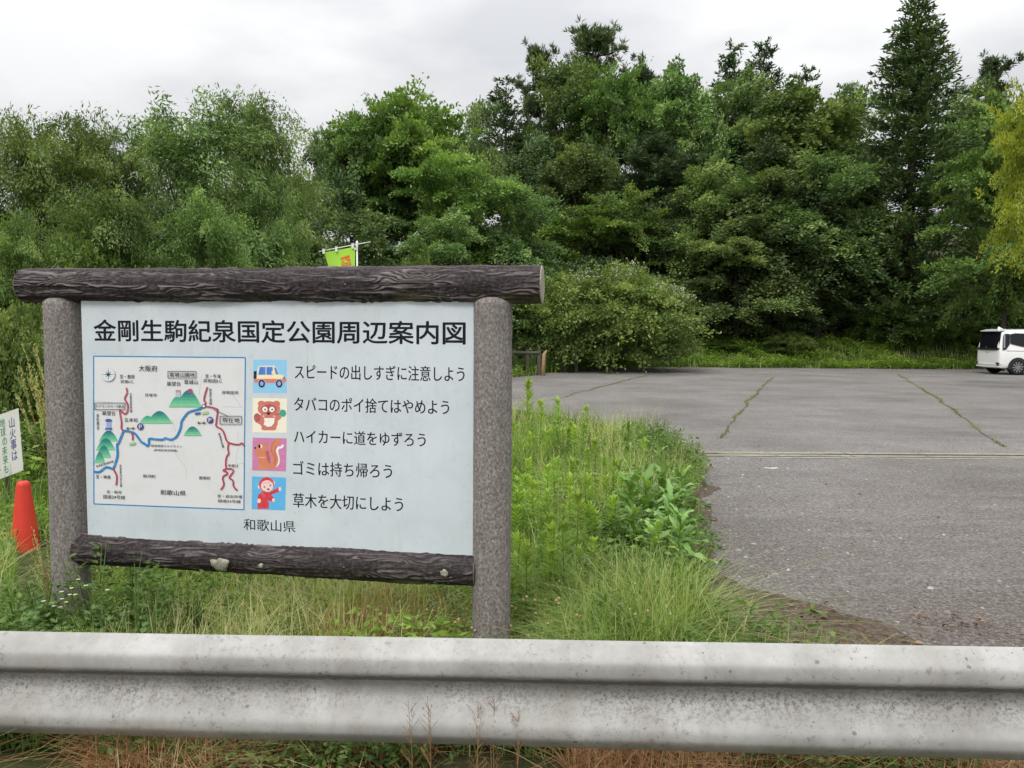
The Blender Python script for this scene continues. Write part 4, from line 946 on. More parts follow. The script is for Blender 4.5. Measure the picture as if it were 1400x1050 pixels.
for u in (0.0, .40, .93):
    p = Vector(cloth(u, 0)); t = a0 + (a1 - a0) * ((p.x - a0.x) / (a1.x - a0.x))
    b = MB(); b.box((p + t) / 2 + Vector((0, -.012, 0)), (.035, .03, (t - p).length + .05)); b.build('loop', [MAT['white_pole']], bn)
for v in (.02, .3, .55, .8):
    p = Vector(cloth(1, v)); b = MB(); b.box((p.x + .012, p.y, p.z), (.04, .03, .03)); b.build('loop', [MAT['white_pole']], bn)
# orange characters printed on the cloth, turned on their side
MAT['orange_ink'] = plain('orange_ink', (.78, .13, .03), .6, .2)
def cpt(px, py):
    p = at(px, py, YB) - bn.location; return Vector((p.x, 0, p.z))
ST = [[(465.5, 352.2), (472, 350.5), (477.5, 348.6), (478.2, 351), (472, 353.2), (466, 354.6)], [(471, 351), (474, 352), (478, 355.2), (478.6, 357), (476, 357), (471.5, 353.8)], [(476.2, 349), (478.2, 348.8), (479, 357), (477.2, 357)], [(466.5, 357.6), (470, 356), (471.6, 356.4), (468, 358.6)],
      [(467, 360.2), (479.5, 358.2), (479.8, 359.6), (467.2, 361.6)], [(467.4, 363.2), (480, 360.9), (480.2, 362.2), (467.6, 364.4)], [(467, 360.2), (468.6, 360), (469, 364), (467.5, 364.3)], [(478.6, 358.3), (480, 358.2), (480.4, 362.2), (479, 362.4)], [(472.6, 359.6), (474, 359.4), (474.4, 363), (473, 363.2)]]
b = MB()
for p in ST:
    q = [cpt(*t) for t in p]; b.add([(v.x, c0.y - .075, v.z) for v in q], [list(range(len(q)))])
lt = b.build('lettering', [MAT['orange_ink']], cl_)
# let the print lie on the rippling cloth
for v in lt.data.vertices:
    u = (v.co.x - c0.x) / (c1.x - c0.x); vv = max(0, (c0.z + (c1.z - c0.z) * u - v.co.z) / 1.72)
    v.co.y = c0.y + .035 * math.sin(vv * 9 + u * 3) * (1 - u * .9) - .01 - .006

# ------------------------------------------------------------------ wooden rails at the far left edge of the lot
def rail_fence(label, posts, rails, Y, extra=()):
    p0 = at(posts[0][0], posts[0][2], Y); e = empty('wooden_fence', (p0.x, Y, 0)); tag(e, label, 'fence')
    for px, y0, y1 in posts:
        a, c = at(px, y0, Y) - e.location, at(px, y1, Y) - e.location
        b = MB(); b.tube([(a.x, 0, -.15), (a.x, 0, a.z)], .075, 8); b.build('post', [MAT['old_wood']], e, False)
    for (xa, ya, xb, yb) in rails:
        a, c = at(xa, ya, Y) - e.location, at(xb, yb, Y) - e.location
        b = MB(); b.tube([(a.x, -.05, a.z), ((a.x + c.x) / 2, -.05, (a.z + c.z) / 2), (c.x, -.05, c.z)], .055, 8); b.build('rail', [MAT['old_wood']], e, True)
    return e
rail_fence('low weathered log rail just right of the sign post, half hidden in weeds', [(703, 478, 492), (721, 478, 492), (737, 478, 492), (660, 478, 492)], [(650, 481.5, 738, 482.5)], 28.5)
rail_fence('short dark three rail wooden fence with a leaning brace', [(772, 472.5, 498), (788, 470, 496)], [(772, 477, 790, 472), (772, 486.5, 790, 481), (772, 496, 790, 490.5), (764, 496, 771, 486)], 31)
pS = at(742, 497, 28.2); b = MB(); q_ = at(743, 480, 28.2); q2 = at(746, 476, 28.2)
b.tube([(0, 0, -.2), (.05, 0, q_.z - .1), (.14, 0, q_.z + .03)], [.075, .065, .02], 8)
o = b.build('broken_stump', [plain('pale_wood', (.38, .25, .14), .8, .2, .3, 12)], None, True); o.location = (pS.x, 28.2, 0); tag(o, 'pale orange broken wooden stump at the end of the log rail', 'stump')
# ------------------------------------------------------------------ white minivan at the right edge
m = M_('van_paint', .22, .5); m.color((.78, .78, .77)); m.b.inputs['Coat Weight'].default_value = .6; MAT['van'] = m.m
m = M_('van_glass', .06, .6); m.color((.008, .009, .012)); MAT['vglass'] = m.m; m.b.inputs['Roughness'].default_value = .14; m.b.inputs['Specular IOR Level'].default_value = .3
MAT['vtrim'] = plain('van_trim', (.02, .02, .022), .5, .4); MAT['tyre'] = plain('tyre_rubber', (.018, .018, .018), .85, .2)
m = M_('alloy', .3, .5); m.color((.33, .33, .34)); m.b.inputs['Metallic'].default_value = .8; MAT['alloy'] = m.m
m = M_('van_chrome', .15, .5); m.color((.7, .7, .7)); m.b.inputs['Metallic'].default_value = 1; MAT['chrome'] = m.m
vp = gnd(1370, 510); YV = 31.2
vx = at(1368, 480, YV).x
van = empty('minivan', (vx, YV + .85, .006), R_(-1.5)); tag(van, 'white minivan seen from behind, parked at the far right edge of the lot', 'van')
def half(x, zb, wl, zbelt, wb, zr, wr):   # right half section from bottom centre to roof centre
    return [(x, 0, zb), (x, wl * .86, zb), (x, wl * .97, zb + .06), (x, wl, zb + .22), (x, wl, zbelt - .14), (x, wb, zbelt), (x, wr + (wb - wr) * .42, zbelt + (zr - zbelt) * .62), (x, wr, zr - .075), (x, wr - .07, zr - .018), (x, wr * .5, zr + .012), (x, 0, zr + .02)]
ST_ = [(0.00, .33, .70, 1.02, .70, 1.06, .64), (.03, .27, .80, 1.02, .78, 1.30, .70), (.12, .25, .835, 1.02, .815, 1.74, .66), (.28, .24, .85, 1.02, .83, 1.845, .69), (.9, .23, .85, 1.02, .832, 1.862, .70), (2.0, .23, .85, 1.01, .832, 1.865, .70), (2.9, .23, .85, 1.0, .83, 1.83, .69), (3.35, .23, .85, .99, .82, 1.58, .68), (3.8, .23, .85, .98, .80, 1.22, .66), (4.1, .23, .845, .95, .78, 1.04, .66), (4.45, .24, .80, .86, .70, .93, .58), (4.62, .28, .66, .72, .58, .78, .5), (4.66, .36, .5, .62, .45, .66, .4)]
V = []; n = 0
for s in ST_:
    h = half(*s); ring = h + [(x, -y, z) for x, y, z in h[-2:0:-1]]; n = len(ring); V += ring
Fs = [[i * n + k, i * n + (k + 1) % n, (i + 1) * n + (k + 1) % n, (i + 1) * n + k] for i in range(len(ST_) - 1) for k in range(n)] + [list(range(n))[::-1], [(len(ST_) - 1) * n + k for k in range(n)]]
body = obj('body', mesh('body', V, Fs, MAT['van'], True), van)
bv = body.modifiers.new('sub', 'SUBSURF'); bv.levels = 2; bv.render_levels = 2
def side_pts(pts, off, sgn_=-1):     # pts (x, z) on the flank, follows the tumblehome
    o_ = []
    for x, z in pts:
        t = min(max((z - .95) / .86, 0), 1); o_.append((x, sgn_ * (.842 - .13 * t ** 1.4 + off), z))
    return o_
def flat(b, P, m=0): b.add(P, [list(range(len(P)))], m)
for sg in (-1, 1):
    b = MB(); flat(b, side_pts([(.42, 1.28), (.62, 1.22), (1.15, 1.10), (1.22, 1.68), (.66, 1.70), (.42, 1.66)], .012, sg)); flat(b, side_pts([(1.24, 1.09), (2.2, 1.05), (2.2, 1.68), (1.28, 1.69)], .012, sg)); flat(b, side_pts([(2.26, 1.04), (3.25, 1.03), (2.95, 1.60), (2.75, 1.66), (2.26, 1.68)], .012, sg))
    b.build('side_window', [MAT['vglass']], van)
    b = MB(); flat(b, side_pts([(.10, 1.02), (.24, 1.03), (.40, 1.26), (.41, 1.67), (.16, 1.68)], .014, sg)); b.build('quarter_glass', [MAT['vglass']], van)
    b = MB(); flat(b, side_pts([(.14, 1.10), (.20, 1.10), (.235, 1.66), (.17, 1.67)], .018, sg)); b.build('glass_reflection', [MAT['alloy']], van)  # light grey strip painted as the reflection on the quarter glass
    b = MB(); flat(b, side_pts([(.26, .975), (3.3, .95), (3.3, .962), (.26, .99)], .008, sg)); b.build('crease_shade', [MAT['vtrim']], van)  # thin dark strip painted as the shade line of the body crease
    for xw in (.74, 3.62):
        b = MB(); P_ = [(xw + .385 * math.cos(a), .33 + .385 * math.sin(a)) for a in np.linspace(-.25, PI + .25, 24)]
        b.add([(x, sg * .853, z) for x, z in P_] + [(x, sg * .70, z) for x, z in P_], [list(range(24)), [24 + k for k in range(24)]] + [[k, k + 1, 25 + k, 24 + k] for k in range(23)]); b.build('wheel_arch', [MAT['vtrim']], van)
        b = MB(); b.lathe([(.19, sg * .62), (.31, sg * .62), (.325, sg * .66), (.325, sg * .81), (.31, sg * .845), (.235, sg * .862), (.225, sg * .85)], 36, (xw, 0, .325), 'Y'); wh = b.build('wheel', [MAT['tyre']], van, True)
        b = MB(); b.lathe([(.225, sg * .855), (.215, sg * .86), (.205, sg * .835), (.06, sg * .82), (.001, sg * .82)], 36, (xw, 0, .325), 'Y', 1)
        for k in range(10):
            a = k * PI / 5 + .1; c_, s_ = math.cos(a), math.sin(a)
            b.add([(xw + c_ * .04 - s_ * .018, sg * .862, .325 + s_ * .04 + c_ * .018), (xw + c_ * .04 + s_ * .018, sg * .862, .325 + s_ * .04 - c_ * .018), (xw + c_ * .218 + s_ * .026, sg * .866, .325 + s_ * .218 - c_ * .026), (xw + c_ * .218 - s_ * .026, sg * .866, .325 + s_ * .218 + c_ * .026)], [[0, 1, 2, 3]])
        b.lathe([(.05, sg * .868), (.001, sg * .872)], 16, (xw, 0, .325), 'Y'); b.build('rim', [MAT['alloy'], MAT['vtrim']], wh)
    b = MB(); b.box((3.05, sg * .97, 1.05), (.12, .22, .17)); b.build('mirror', [MAT['van']], van)
    b = MB(); flat(b, [(-.030, sg * .60, .50), (.02, sg * .80, .50), (.02, sg * .80, .40), (-.012, sg * .72, .36)]); b.build('reflector', [MAT['vtrim']], van)
    b = MB(); b.box((4.52, sg * .6, .78), (.12, .28, .10)); b.build('headlight', [MAT['chrome']], van)
def rear(y, z, off=.012):
    x = np.interp(z, [.3, 1.0, 1.10, 1.3, 1.75, 1.84], [-.005, .0, .012, .035, .12, .2]); return (x + .05 * (abs(y) / .75) ** 4 - off, y, z)
def rear_patch(name, corners, mat, off, nx=12, nz=6, parent=None):
    (y0, z0, y1, z1, y2, z2, y3, z3) = corners; V = []
    for j in range(nz + 1):
        v = j / nz
        for i in range(nx + 1):
            u = i / nx; y = (y0 * (1 - u) + y1 * u) * (1 - v) + (y3 * (1 - u) + y2 * u) * v; z = (z0 * (1 - u) + z1 * u) * (1 - v) + (z3 * (1 - u) + z2 * u) * v; V.append(rear(y, z, off))
    Fs = [[j * (nx + 1) + i, j * (nx + 1) + i + 1, (j + 1) * (nx + 1) + i + 1, (j + 1) * (nx + 1) + i] for j in range(nz) for i in range(nx)]
    return obj(name, mesh(name, V, Fs, MAT[mat], True), parent or van)
rear_patch('rear_window', (-.755, 1.06, .755, 1.06, .66, 1.75, -.66, 1.75), 'vglass', .022)
rear_patch('tail_light', (-.72, 1.0, .72, 1.0, .775, 1.10, -.775, 1.10), 'vtrim', .030)
rear_patch('garnish', (-.70, 1.085, .70, 1.085, .70, 1.105, -.70, 1.105), 'chrome', .036, 10, 1)
rear_patch('emblem', (-.09, .895, .09, .895, .09, .912, -.09, .912), 'alloy', .012, 2, 1)
b = MB(); b.add([rear(y, z, o_) for y, z, o_ in ((-.80, .42, .03), (.80, .42, .03), (.80, .31, .06), (-.80, .31, .06))], [[0, 1, 2, 3]]); b.add([(-.06, -.80, .31), (-.06, .80, .31), (.5, .80, .27), (.5, -.80, .27)], [[0, 1, 2, 3]])
b.add([(-.035, y, z) for y, z in ((-.80, .42), (.80, .42))] + [(.1, .84, .44), (.1, -.84, .44)], [[0, 1, 2, 3]]); b.build('bumper_lip', [MAT['van']], van)
b = MB(); b.tube([(.055, .1, 1.12), (.04, -.1, 1.15), (.03, -.32, 1.19)], .014, 6); b.lathe([(.03, 0), (.03, .04), (.001, .042)], 10, (.0, .1, 1.10)); b.build('rear_wiper', [MAT['chrome']], van)
b = MB(); b.add([(.02, y, 1.80) for y in (-.62, .62)] + [(.30, .66, 1.87), (.30, -.66, 1.87)] + [(.02, y, 1.775) for y in (-.62, .62)] + [(.30, .66, 1.80), (.30, -.66, 1.80)], [[0, 1, 2, 3], [4, 5, 1, 0], [4, 7, 6, 5], [0, 3, 7, 4], [1, 5, 6, 2]]); b.build('roof_spoiler', [MAT['van']], van)
b = MB(); b.add([(.36, -.03, 1.875), (.58, -.035, 1.875), (.58, .035, 1.875), (.36, .03, 1.875), (.385, 0, 1.965), (.42, 0, 1.965)], [[0, 1, 5, 4], [3, 4, 5, 2], [0, 4, 3], [1, 2, 5]]); b.build('shark_fin', [MAT['van']], van)

# ------------------------------------------------------------------ ground vegetation
def ingrass(x, y, m_=0.0): return (x < xe(y) - m_ + .16 * vnoise(x * 2.5, y * 2.5) + .10 * vnoise(x * 7, y * 7, 2)) & ~((np.abs(x + .632 * y) < .13) & (y > 4.0) & (y < 5.5))     # strip kept free of grass along the sight line to the cone
def grass_patch(name, label, N, xr, yr, hr, mat, cond=None, tintc=.5, tints=.2, lean=.5, W=(.003, .007), dens=None, seg=3, cl=.9, hvar=.5):
    r = np.random.default_rng(abs(hash(name)) % 1000 if False else sum(map(ord, name)) + N)
    x = r.uniform(*xr, N); u = r.random(N)
    y = 1 / (1 / yr[0] * (1 - u) + 1 / yr[1] * u)             # denser near the camera
    k = np.ones(N, bool)
    if cond is not None: k &= cond(x, y)
    dn = vnoise(x * cl, y * cl, 3.3)
    if dens: k &= r.random(N) < np.clip(dens[0] + dens[1] * dn, 0, 1)
    x, y, dn = x[k], y[k], dn[k]; n = len(x)
    H = r.uniform(*hr, n) * (1 + hvar * vnoise(x * 1.4 + 4, y * 1.4)); ang = r.random(n) * 2 * PI
    ln = (np.abs(r.normal(size=n)) * lean * H)[:, None] * np.stack([np.cos(ang), np.sin(ang)], -1)
    V, Q, m_ = blades(np.stack([x, y, hgt(x, y) + 0.0], -1), H, ln, r.uniform(*W, n) * (1 + .10 * np.clip(y - 4, 0, 20)), r, seg)
    t = np.clip(tintc + tints * r.normal(size=n) + .30 * vnoise(x * 1.1 + 9, y * 1.1, 7) + .12 * vnoise(x * 4, y * 4, 1), 0, 1)
    o = obj(name, mesh(name, V, Q, MAT[mat], tint=np.repeat(t, m_))); tag(o, kind='stuff'); return o
behind = lambda x, y: ingrass(x, y)
notlot = lambda x, y: ingrass(x, y) & (x > -4.4) | (x < -4.4)
grass_patch('grass', '', 90000, (-6.5, 2.5), (2.72, 19), (.10, .34), 'grass', lambda x, y: ingrass(x, y), .46, .2, .75, (.003, .007), (.8, .5))
grass_patch('grass', '', 30000, (-4.5, 2.4), (3.6, 14), (.22, .55), 'grass', lambda x, y: ingrass(x, y, .15) & (vnoise(x * .8, y * .8, 5) > -.1), .62, .2, .5, (.0025, .005), (.5, .9))
grass_patch('straw_grass', '', 26000, (-5, 2.2), (2.9, 12), (.15, .42), 'grass', lambda x, y: ingrass(x, y, .1), .92, .1, .9, (.002, .0045), (.35, 1.2), cl=1.3)
# arching clump of fine grass at the near corner of the lot
grass_patch('tussock_grass', '', 5200, (.1, 1.05), (3.1, 4.1), (.24, .42), 'grass', lambda x, y: ingrass(x, y, -.05) & ((x - .52) ** 2 / .24 + (y - 3.75) ** 2 / .30 < 1.0 + .5 * vnoise(x * 5, y * 5)),   .36, .16, 1.25, (.0028, .0055), None, 4)
# dry red brown grass under the rail and around the right post
grass_patch('dry_grass', '', 24000, (-2.6, 1.8), (2.42, 3.1), (.10, .30), 'dry', lambda x, y: vnoise(x * 1.7 + 2, y * 1.7, 2) > -.25, .52, .24, 1.1, (.0018, .004), (.7, .6))
grass_patch('dry_grass', '', 9000, (-.85, -.15), (3.0, 3.9), (.12, .30), 'dry', lambda x, y: (x + .5) ** 2 / .12 + (y - 3.45) ** 2 / .2 < 1 + .6 * vnoise(x * 4, y * 4), .25, .2, 1.0, (.0018, .004), (.7, .6))
grass_patch('dry_grass', '', 3000, (-.05, .2), (3.0, 3.6), (.12, .26), 'dry', None, .25, .2, 1.0, (.0018, .004), (.7, .6))
grass_patch('sparse_grass', '', 2600, (.9, 2.2), (2.9, 4.4), (.06, .20), 'grass', lambda x, y: ingrass(x, y, -.35) & (vnoise(x * 3, y * 3, 4) > -.1), .55, .25, 1.0, (.002, .004), (.5, .8))
# verge along the far edge of the lot and under the trees
def farverge(x, y):
    fx = np.array([p[0] for p in far]); fy = np.array([p[1] for p in far]); yy = np.interp(x, fx, fy)
    return (y > yy - .25 + .5 * vnoise(x * .9, y * .9)) & (y < yy + 6)
grass_patch('verge_grass', '', 70000, (-7, 24), (19, 43.5), (.15, .55), 'grass', farverge, .48, .16, .5, (.007, .013), (.8, .4), 2)
grass_patch('meadow_grass', '', 60000, (-14, -3.0), (4.2, 19), (.15, .45), 'grass', lambda x, y: ingrass(x, y), .36, .18, .6, (.004, .008), (.8, .5), 2)
# grass growing in the joints of the asphalt
def crack(name, pix, seed, wd):
    r = np.random.default_rng(seed); pts = [gnd(*p) for p in pix]; P = []
    for k in range(len(pts) - 1):
        L = (pts[k + 1] - pts[k]).length
        for q in np.arange(0, L, .05): P.append(pts[k].lerp(pts[k + 1], q / L))
    P = np.array([(p.x, p.y, 0) for p in P]); wob = .06 * vnoise(P[:, 1] * .9 + seed, P[:, 0] * .9) + .015 * vnoise(P[:, 1] * 4, P[:, 0] * 4)
    d = unit(np.gradient(P, axis=0)); nrm_ = np.stack([-d[:, 1], d[:, 0], 0 * d[:, 0]], -1); P = P + nrm_ * wob[:, None]
    wv = (wd * .55 * (.6 + .5 * vnoise(P[:, 1] * 2.5, P[:, 0] * 2.5 + seed)))[:, None]
    V = np.concatenate([P - nrm_ * wv, P + nrm_ * wv]); V[:, 2] = .0105; n = len(P)
    o = obj('asphalt_crack', mesh('asphalt_crack', V, np.stack([np.arange(n - 1), np.arange(n - 1) + 1, np.arange(n - 1) + 1 + n, np.arange(n - 1) + n], 1), MAT['bare_dirt'])); tag(o, kind='structure')
    k = r.choice(n, 9 * n); keep = r.random(len(k)) < np.clip(.55 + 1.1 * vnoise(P[k, 1] * 1.1 + seed, P[k, 0] * 1.1), 0, 1); k = k[keep]
    B = P[k] + r.normal(size=(len(k), 3)) * [.022, .022, 0]; B[:, 2] = .008
    a = r.random(len(k)) * 2 * PI; H = r.uniform(.015, .055, len(k))
    V, Q, m_ = blades(B, H, np.stack([np.cos(a), np.sin(a)], -1) * (H * .8)[:, None], np.full(len(k), .007), r, 2)
    o = obj('crack_grass', mesh('crack_grass', V, Q, MAT['crack_grass'], tint=np.repeat(np.clip(.52 + .2 * r.normal(size=len(k)), 0, 1), m_))); tag(o, kind='stuff')
crack('c', [(985, 600), (1018, 555), (1056, 517)], 1, .035)
crack('c', [(1228, 512), (1252, 528), (1305, 560), (1345, 592), (1373, 612)], 2, .035)
crack('c', [(752, 548), (800, 535), (870, 517), (938, 501)], 3, .035)
# pebbles and dead leaves at the crumbling edge of the asphalt
def scatter(name, N, region, size, mat, seed, flatt, tint=(.4, .2), kind='gravel'):
    r = np.random.default_rng(seed); x = r.uniform(region[0], region[1], N); y = r.uniform(region[2], region[3], N); k = region[4](x, y); x, y = x[k], y[k]; n = len(x)
    s = size * r.lognormal(0, .5, n)
    if flatt:
        D = r.normal(size=(n, 3)) * [1, 1, .25]; Nn = r.normal(size=(n, 3)) * .35 + [0, 0, 1]
        V, Q = leaf_quads(np.stack([x, y, .016 + r.random(n) * .02], -1), D, Nn, s * 1.6, s * .8, .25); m_ = 4
    else:
        base = np.array([(1, 0, 0), (.3, .9, 0), (-.8, .5, 0), (-.7, -.6, 0), (.4, -.9, 0), (.1, .05, .6)]); fq = np.array([(0, 1, 5, 5), (1, 2, 5, 5), (2, 3, 5, 5), (3, 4, 5, 5), (4, 0, 5, 5)])
        tri = np.array([(0, 1, 5), (1, 2, 5), (2, 3, 5), (3, 4, 5), (4, 0, 5)])
        B = base[None] * (1 + .3 * r.normal(size=(n, 6, 1))) * s[:, None, None]; a = r.random(n) * 6.28; c_, s_ = np.cos(a)[:, None], np.sin(a)[:, None]
        B = np.stack([B[..., 0] * c_ - B[..., 1] * s_, B[..., 0] * s_ + B[..., 1] * c_, B[..., 2]], -1)
        V = (B + np.stack([x, y, 0 * x + .007], -1)[:, None]).reshape(-1, 3); Q = (np.arange(n)[:, None, None] * 6 + tri[None]).reshape(-1, 3); m_ = 6
    o = obj(name, mesh(name, V, Q, MAT[mat], tint=np.repeat(np.clip(tint[0] + tint[1] * r.normal(size=n), 0, 1), m_))); tag(o, kind='stuff')
MAT['stone'] = leaf_mat('stone', [(0, (.06, .055, .05)), (.5, (.20, .19, .18)), (1, (.42, .41, .39))], 0.0, objvar=0)
MAT['litter'] = leaf_mat('leaf_litter', [(0, (.05, .026, .016)), (.5, (.15, .075, .042)), (1, (.34, .22, .13))], .1, objvar=0)
nearedge = lambda x, y: (x > xe(y) - .15) & (np.random.default_rng(3).random(len(x)) < np.exp(-(x - xe(y)).clip(0) / 1.1))
scatter('gravel', 9000, (.9, 5.0, 3.2, 9.5, nearedge), .006, 'stone', 4, False)
scatter('gravel', 5000, (1.2, 6.0, 3.0, 14, lambda x, y: x > xe(y)), .0045, 'stone', 5, False)
scatter('leaf_litter', 2600, (.9, 3.4, 3.2, 4.6, lambda x, y: (x > xe(y) - .25) & (vnoise(x * 3, y * 3, 8) > .05) & (y < 4.75 - .25 * x)), .012, 'litter', 6, True)
scatter('leaf_litter', 260, (1.2, 3.2, 4.6, 9, lambda x, y: (x > xe(y) - .1) & (x < xe(y) + .25)), .014, 'litter', 9, True, (.55, .2))

# ------------------------------------------------------------------ single plants: one of each kind, then copies
def plant_meshes(kind, seed):
    r = np.random.default_rng(seed); b = MB()
    if kind == 'goldenrod':                     # upright, ringed with narrow leaves, dense at the tip
        H = .62; pts = [(0, 0, -.03), (.01, .01, H * .5), (.02 * r.normal(), .02 * r.normal(), H)]; b.tube(pts, [.004, .0035, .002], 5)
        n = 84; f = np.sort(r.random(n) ** .75); a = np.arange(n) * 2.4; P = np.stack([.015 * f, .01 * f, H * (.12 + .88 * f)], -1)
        up = .15 + 1.0 * f ** 3; D = np.stack([np.cos(a), np.sin(a), up], -1) + r.normal(size=(n, 3)) * .12
        L = .165 * (1 - .55 * f) * r.uniform(.8, 1.15, n); Nn = np.stack([-np.cos(a) * .4, -np.sin(a) * .4, 1 + 0 * a], -1)
        V, Q = leaf_quads(P, D, Nn, L, .027 + 0 * L, .15); t = np.clip(.30 + .5 * f + .12 * r.normal(size=n), 0, 1); mt = 'weed'
    elif kind == 'mugwort':
        H = .55; Ps, Ds, Ls, Ts = [], [], [], []
        for k in range(7):
            a0_ = r.random() * 6.28; tip = np.array([math.cos(a0_) * .16, math.sin(a0_) * .16, H * r.uniform(.7, 1.05)]); b.tube([(0, 0, -.03), tip * [.4, .4, .55], tip], [.004, .003, .0015], 4)
            for q in range(17):
                u = (q + r.random()) / 17; c = np.array([0, 0, 0]) * (1 - u) + tip * [u ** 1.4, u ** 1.4, u]; a = r.random() * 6.28; d = np.array([math.cos(a), math.sin(a), .45])
                for w_ in (-.7, -.3, 0, .3, .7):      # lobed leaf = five fingers
                    dd = np.array([math.cos(a + w_), math.sin(a + w_), .4 + .1 * r.normal()]); Ps.append(c + d * .03); Ds.append(dd); Ls.append(.062 * (1 - .35 * abs(w_)) * (1.1 - .5 * u)); Ts.append(.35 + .35 * u + .1 * r.normal())
        P, D, L = np.array(Ps), np.array(Ds), np.array(Ls); V, Q = leaf_quads(P, D, r.normal(size=P.shape) * .3 + [0, 0, 1], L, L * .34, .1); t = np.clip(Ts, 0, 1); mt = 'mugwort'
    elif kind == 'fleabane':
        H = .55; Ps, Ds, Ls = [], [], []; Fl = []
        for k in range(4):
            a = r.random() * 6.28; tip = np.array([math.cos(a) * .09, math.sin(a) * .09, H * r.uniform(.8, 1.1)]); b.tube([(0, 0, -.03), tip * [.3, .3, .5], tip], [.003, .0025, .0015], 4)
            for q in range(9):
                u = r.random() * .8; aa = r.random() * 6.28; Ps.append(tip * [u, u, u]); Ds.append([math.cos(aa), math.sin(aa), .5]); Ls.append(.07 * (1 - u * .6))
            for q in range(3):
                c = tip + r.normal(size=3) * [.03, .03, .015]; b.tube([tip - [0, 0, .06], c], .0012, 3, cap=False); Fl.append(c)
        P, D, L = np.array(Ps), np.array(Ds), np.array(Ls); V, Q = leaf_quads(P, D, r.normal(size=P.shape) * .2 + [0, 0, 1], L, .014 + 0 * L, .1); t = np.clip(.5 + .15 * r.normal(size=len(L)), 0, 1); mt = 'mugwort'
        fb = MB()
        for c in Fl:
            c = Vector(c)
            for k in range(14):
                a = k * 2 * PI / 14; d = Vector((math.cos(a), math.sin(a), .12)); s_ = Vector((-math.sin(a), math.cos(a), 0)); fb.add([c, c + d * .006 + s_ * .0018, c + d * .010, c + d * .006 - s_ * .0018], [[0, 1, 2, 3]])
            fb.lathe([(.0032, .0), (.003, .002), (.0005, .003)], 8, c, m=1)
        return mesh('stem', b.V, b.F, [MAT['stem']]), mesh('leaves', V, Q, MAT[mt], tint=np.repeat(t, 4)), mesh('flower', fb.V, fb.F, [MAT['petal'], MAT['pollen']], midx=fb.M)
    elif kind in ('dock', 'broadleaf'):          # big wavy leaves, each a curved strip
        H = .46 if kind == 'dock' else .5; b.tube([(0, 0, -.03), (.01, 0, H * .5), (.03, .02, H)], [.007, .006, .003], 6); VV, QQ, TT = [], [], []; off = 0
        nl = 30 if kind == 'dock' else 22
        for k in range(nl):
            f = k / nl; a = k * 2.4 + r.normal() * .3; L = (.30 if kind == 'dock' else .20) * (1 - .55 * f) * r.uniform(.8, 1.15); W = L * (.27 if kind == 'dock' else .5); el = .35 + .75 * f + .2 * r.normal(); drp = r.uniform(.5, 1.3) * (1 - .45 * f)
            c = np.array([.02 * f, .01 * f, H * (.06 + .94 * f)]); h = np.array([math.cos(a), math.sin(a), 0]); s_ = np.array([-math.sin(a), math.cos(a), 0]); m7 = 9; p = c.copy(); ang = el; tt = np.clip(.5 + .2 * r.normal() + .1 * f, 0, 1)
            for q in range(m7):
                u = q / (m7 - 1); wd = W * .5 * (math.sin(PI * min(1, (u * .93 + .05))) ** .75) if q else .003; wav = .16 * W * math.sin(q * 2.3 + k)
                upv = np.array([-h[0] * math.sin(ang), -h[1] * math.sin(ang), math.cos(ang)])
                VV += [p - s_ * wd + upv * (wd * .35 + wav), p, p + s_ * wd + upv * (wd * .35 - wav)]; TT += [tt, min(1, tt + .12), tt]
                p = p + (h * math.cos(ang) + np.array([0, 0, math.sin(ang)])) * L / (m7 - 1); ang -= drp / (m7 - 1) * 1.3
            for q in range(m7 - 1): QQ += [[off + q * 3, off + q * 3 + 1, off + q * 3 + 4, off + q * 3 + 3], [off + q * 3 + 1, off + q * 3 + 2, off + q * 3 + 5, off + q * 3 + 4]]
            off += m7 * 3
        return mesh('stem', b.V, b.F, [MAT['stem']]), mesh('leaves', VV, np.array(QQ), MAT['dock'], True, tint=np.array(TT)), None
    elif kind == 'stalk':                       # tall seeded grass / dry stalk
        H = .8; Ps, Ds, Ls = [], [], []
        for k in range(9):
            a = r.random() * 6.28; tip = np.array([math.cos(a) * .14, math.sin(a) * .14, H * r.uniform(.65, 1.1)]); b.tube([(0, 0, -.03), tip * [.3, .3, .55], tip], [.0028, .0022, .0012], 4)
            for q in range(46):
                u = r.uniform(.62, 1); aa = r.random() * 6.28; Ps.append(tip * [u ** 1.5, u ** 1.5, u]); Ds.append([math.cos(aa) * .6, math.sin(aa) * .6, 1]); Ls.append(.022)
        P, D, L = np.array(Ps), np.array(Ds), np.array(Ls); V, Q = leaf_quads(P, D, rdir(r, len(P)), L, .006); t = np.clip(.85 + .1 * r.normal(size=len(L)), 0, 1); mt = 'grass'
    elif kind == 'twig':                        # thin red brown leafless weed in front of the rail
        H = .42; b.tube([(0, 0, -.03), (.01, 0, H * .5), (0, .01, H)], [.0016, .0013, .0006], 4); Ps, Ds = [], []
        for k in range(26):
            u = r.uniform(.25, 1); aa = r.random() * 6.28; c = np.array([.008, 0, H * u]); e_ = c + np.array([math.cos(aa) * .035, math.sin(aa) * .035, .05]) * (1.2 - u * .6); b.tube([c, e_], [.0007, .0004], 3, cap=False)
            for q in range(3): Ps.append(c + (e_ - c) * r.uniform(.4, 1)); Ds.append([math.cos(aa), math.sin(aa), 1])
        P, D = np.array(Ps), np.array(Ds); V, Q = leaf_quads(P, D, rdir(r, len(P)), .007, .0028); t = np.clip(.2 + .2 * r.normal(size=len(P)), 0, 1); mt = 'dry'
    return mesh('stem', b.V, b.F, [MAT['stem'] if kind not in ('stalk', 'twig') else MAT['drystem']]), mesh('leaves', V, Q, MAT[mt], tint=np.repeat(t, 4)), None
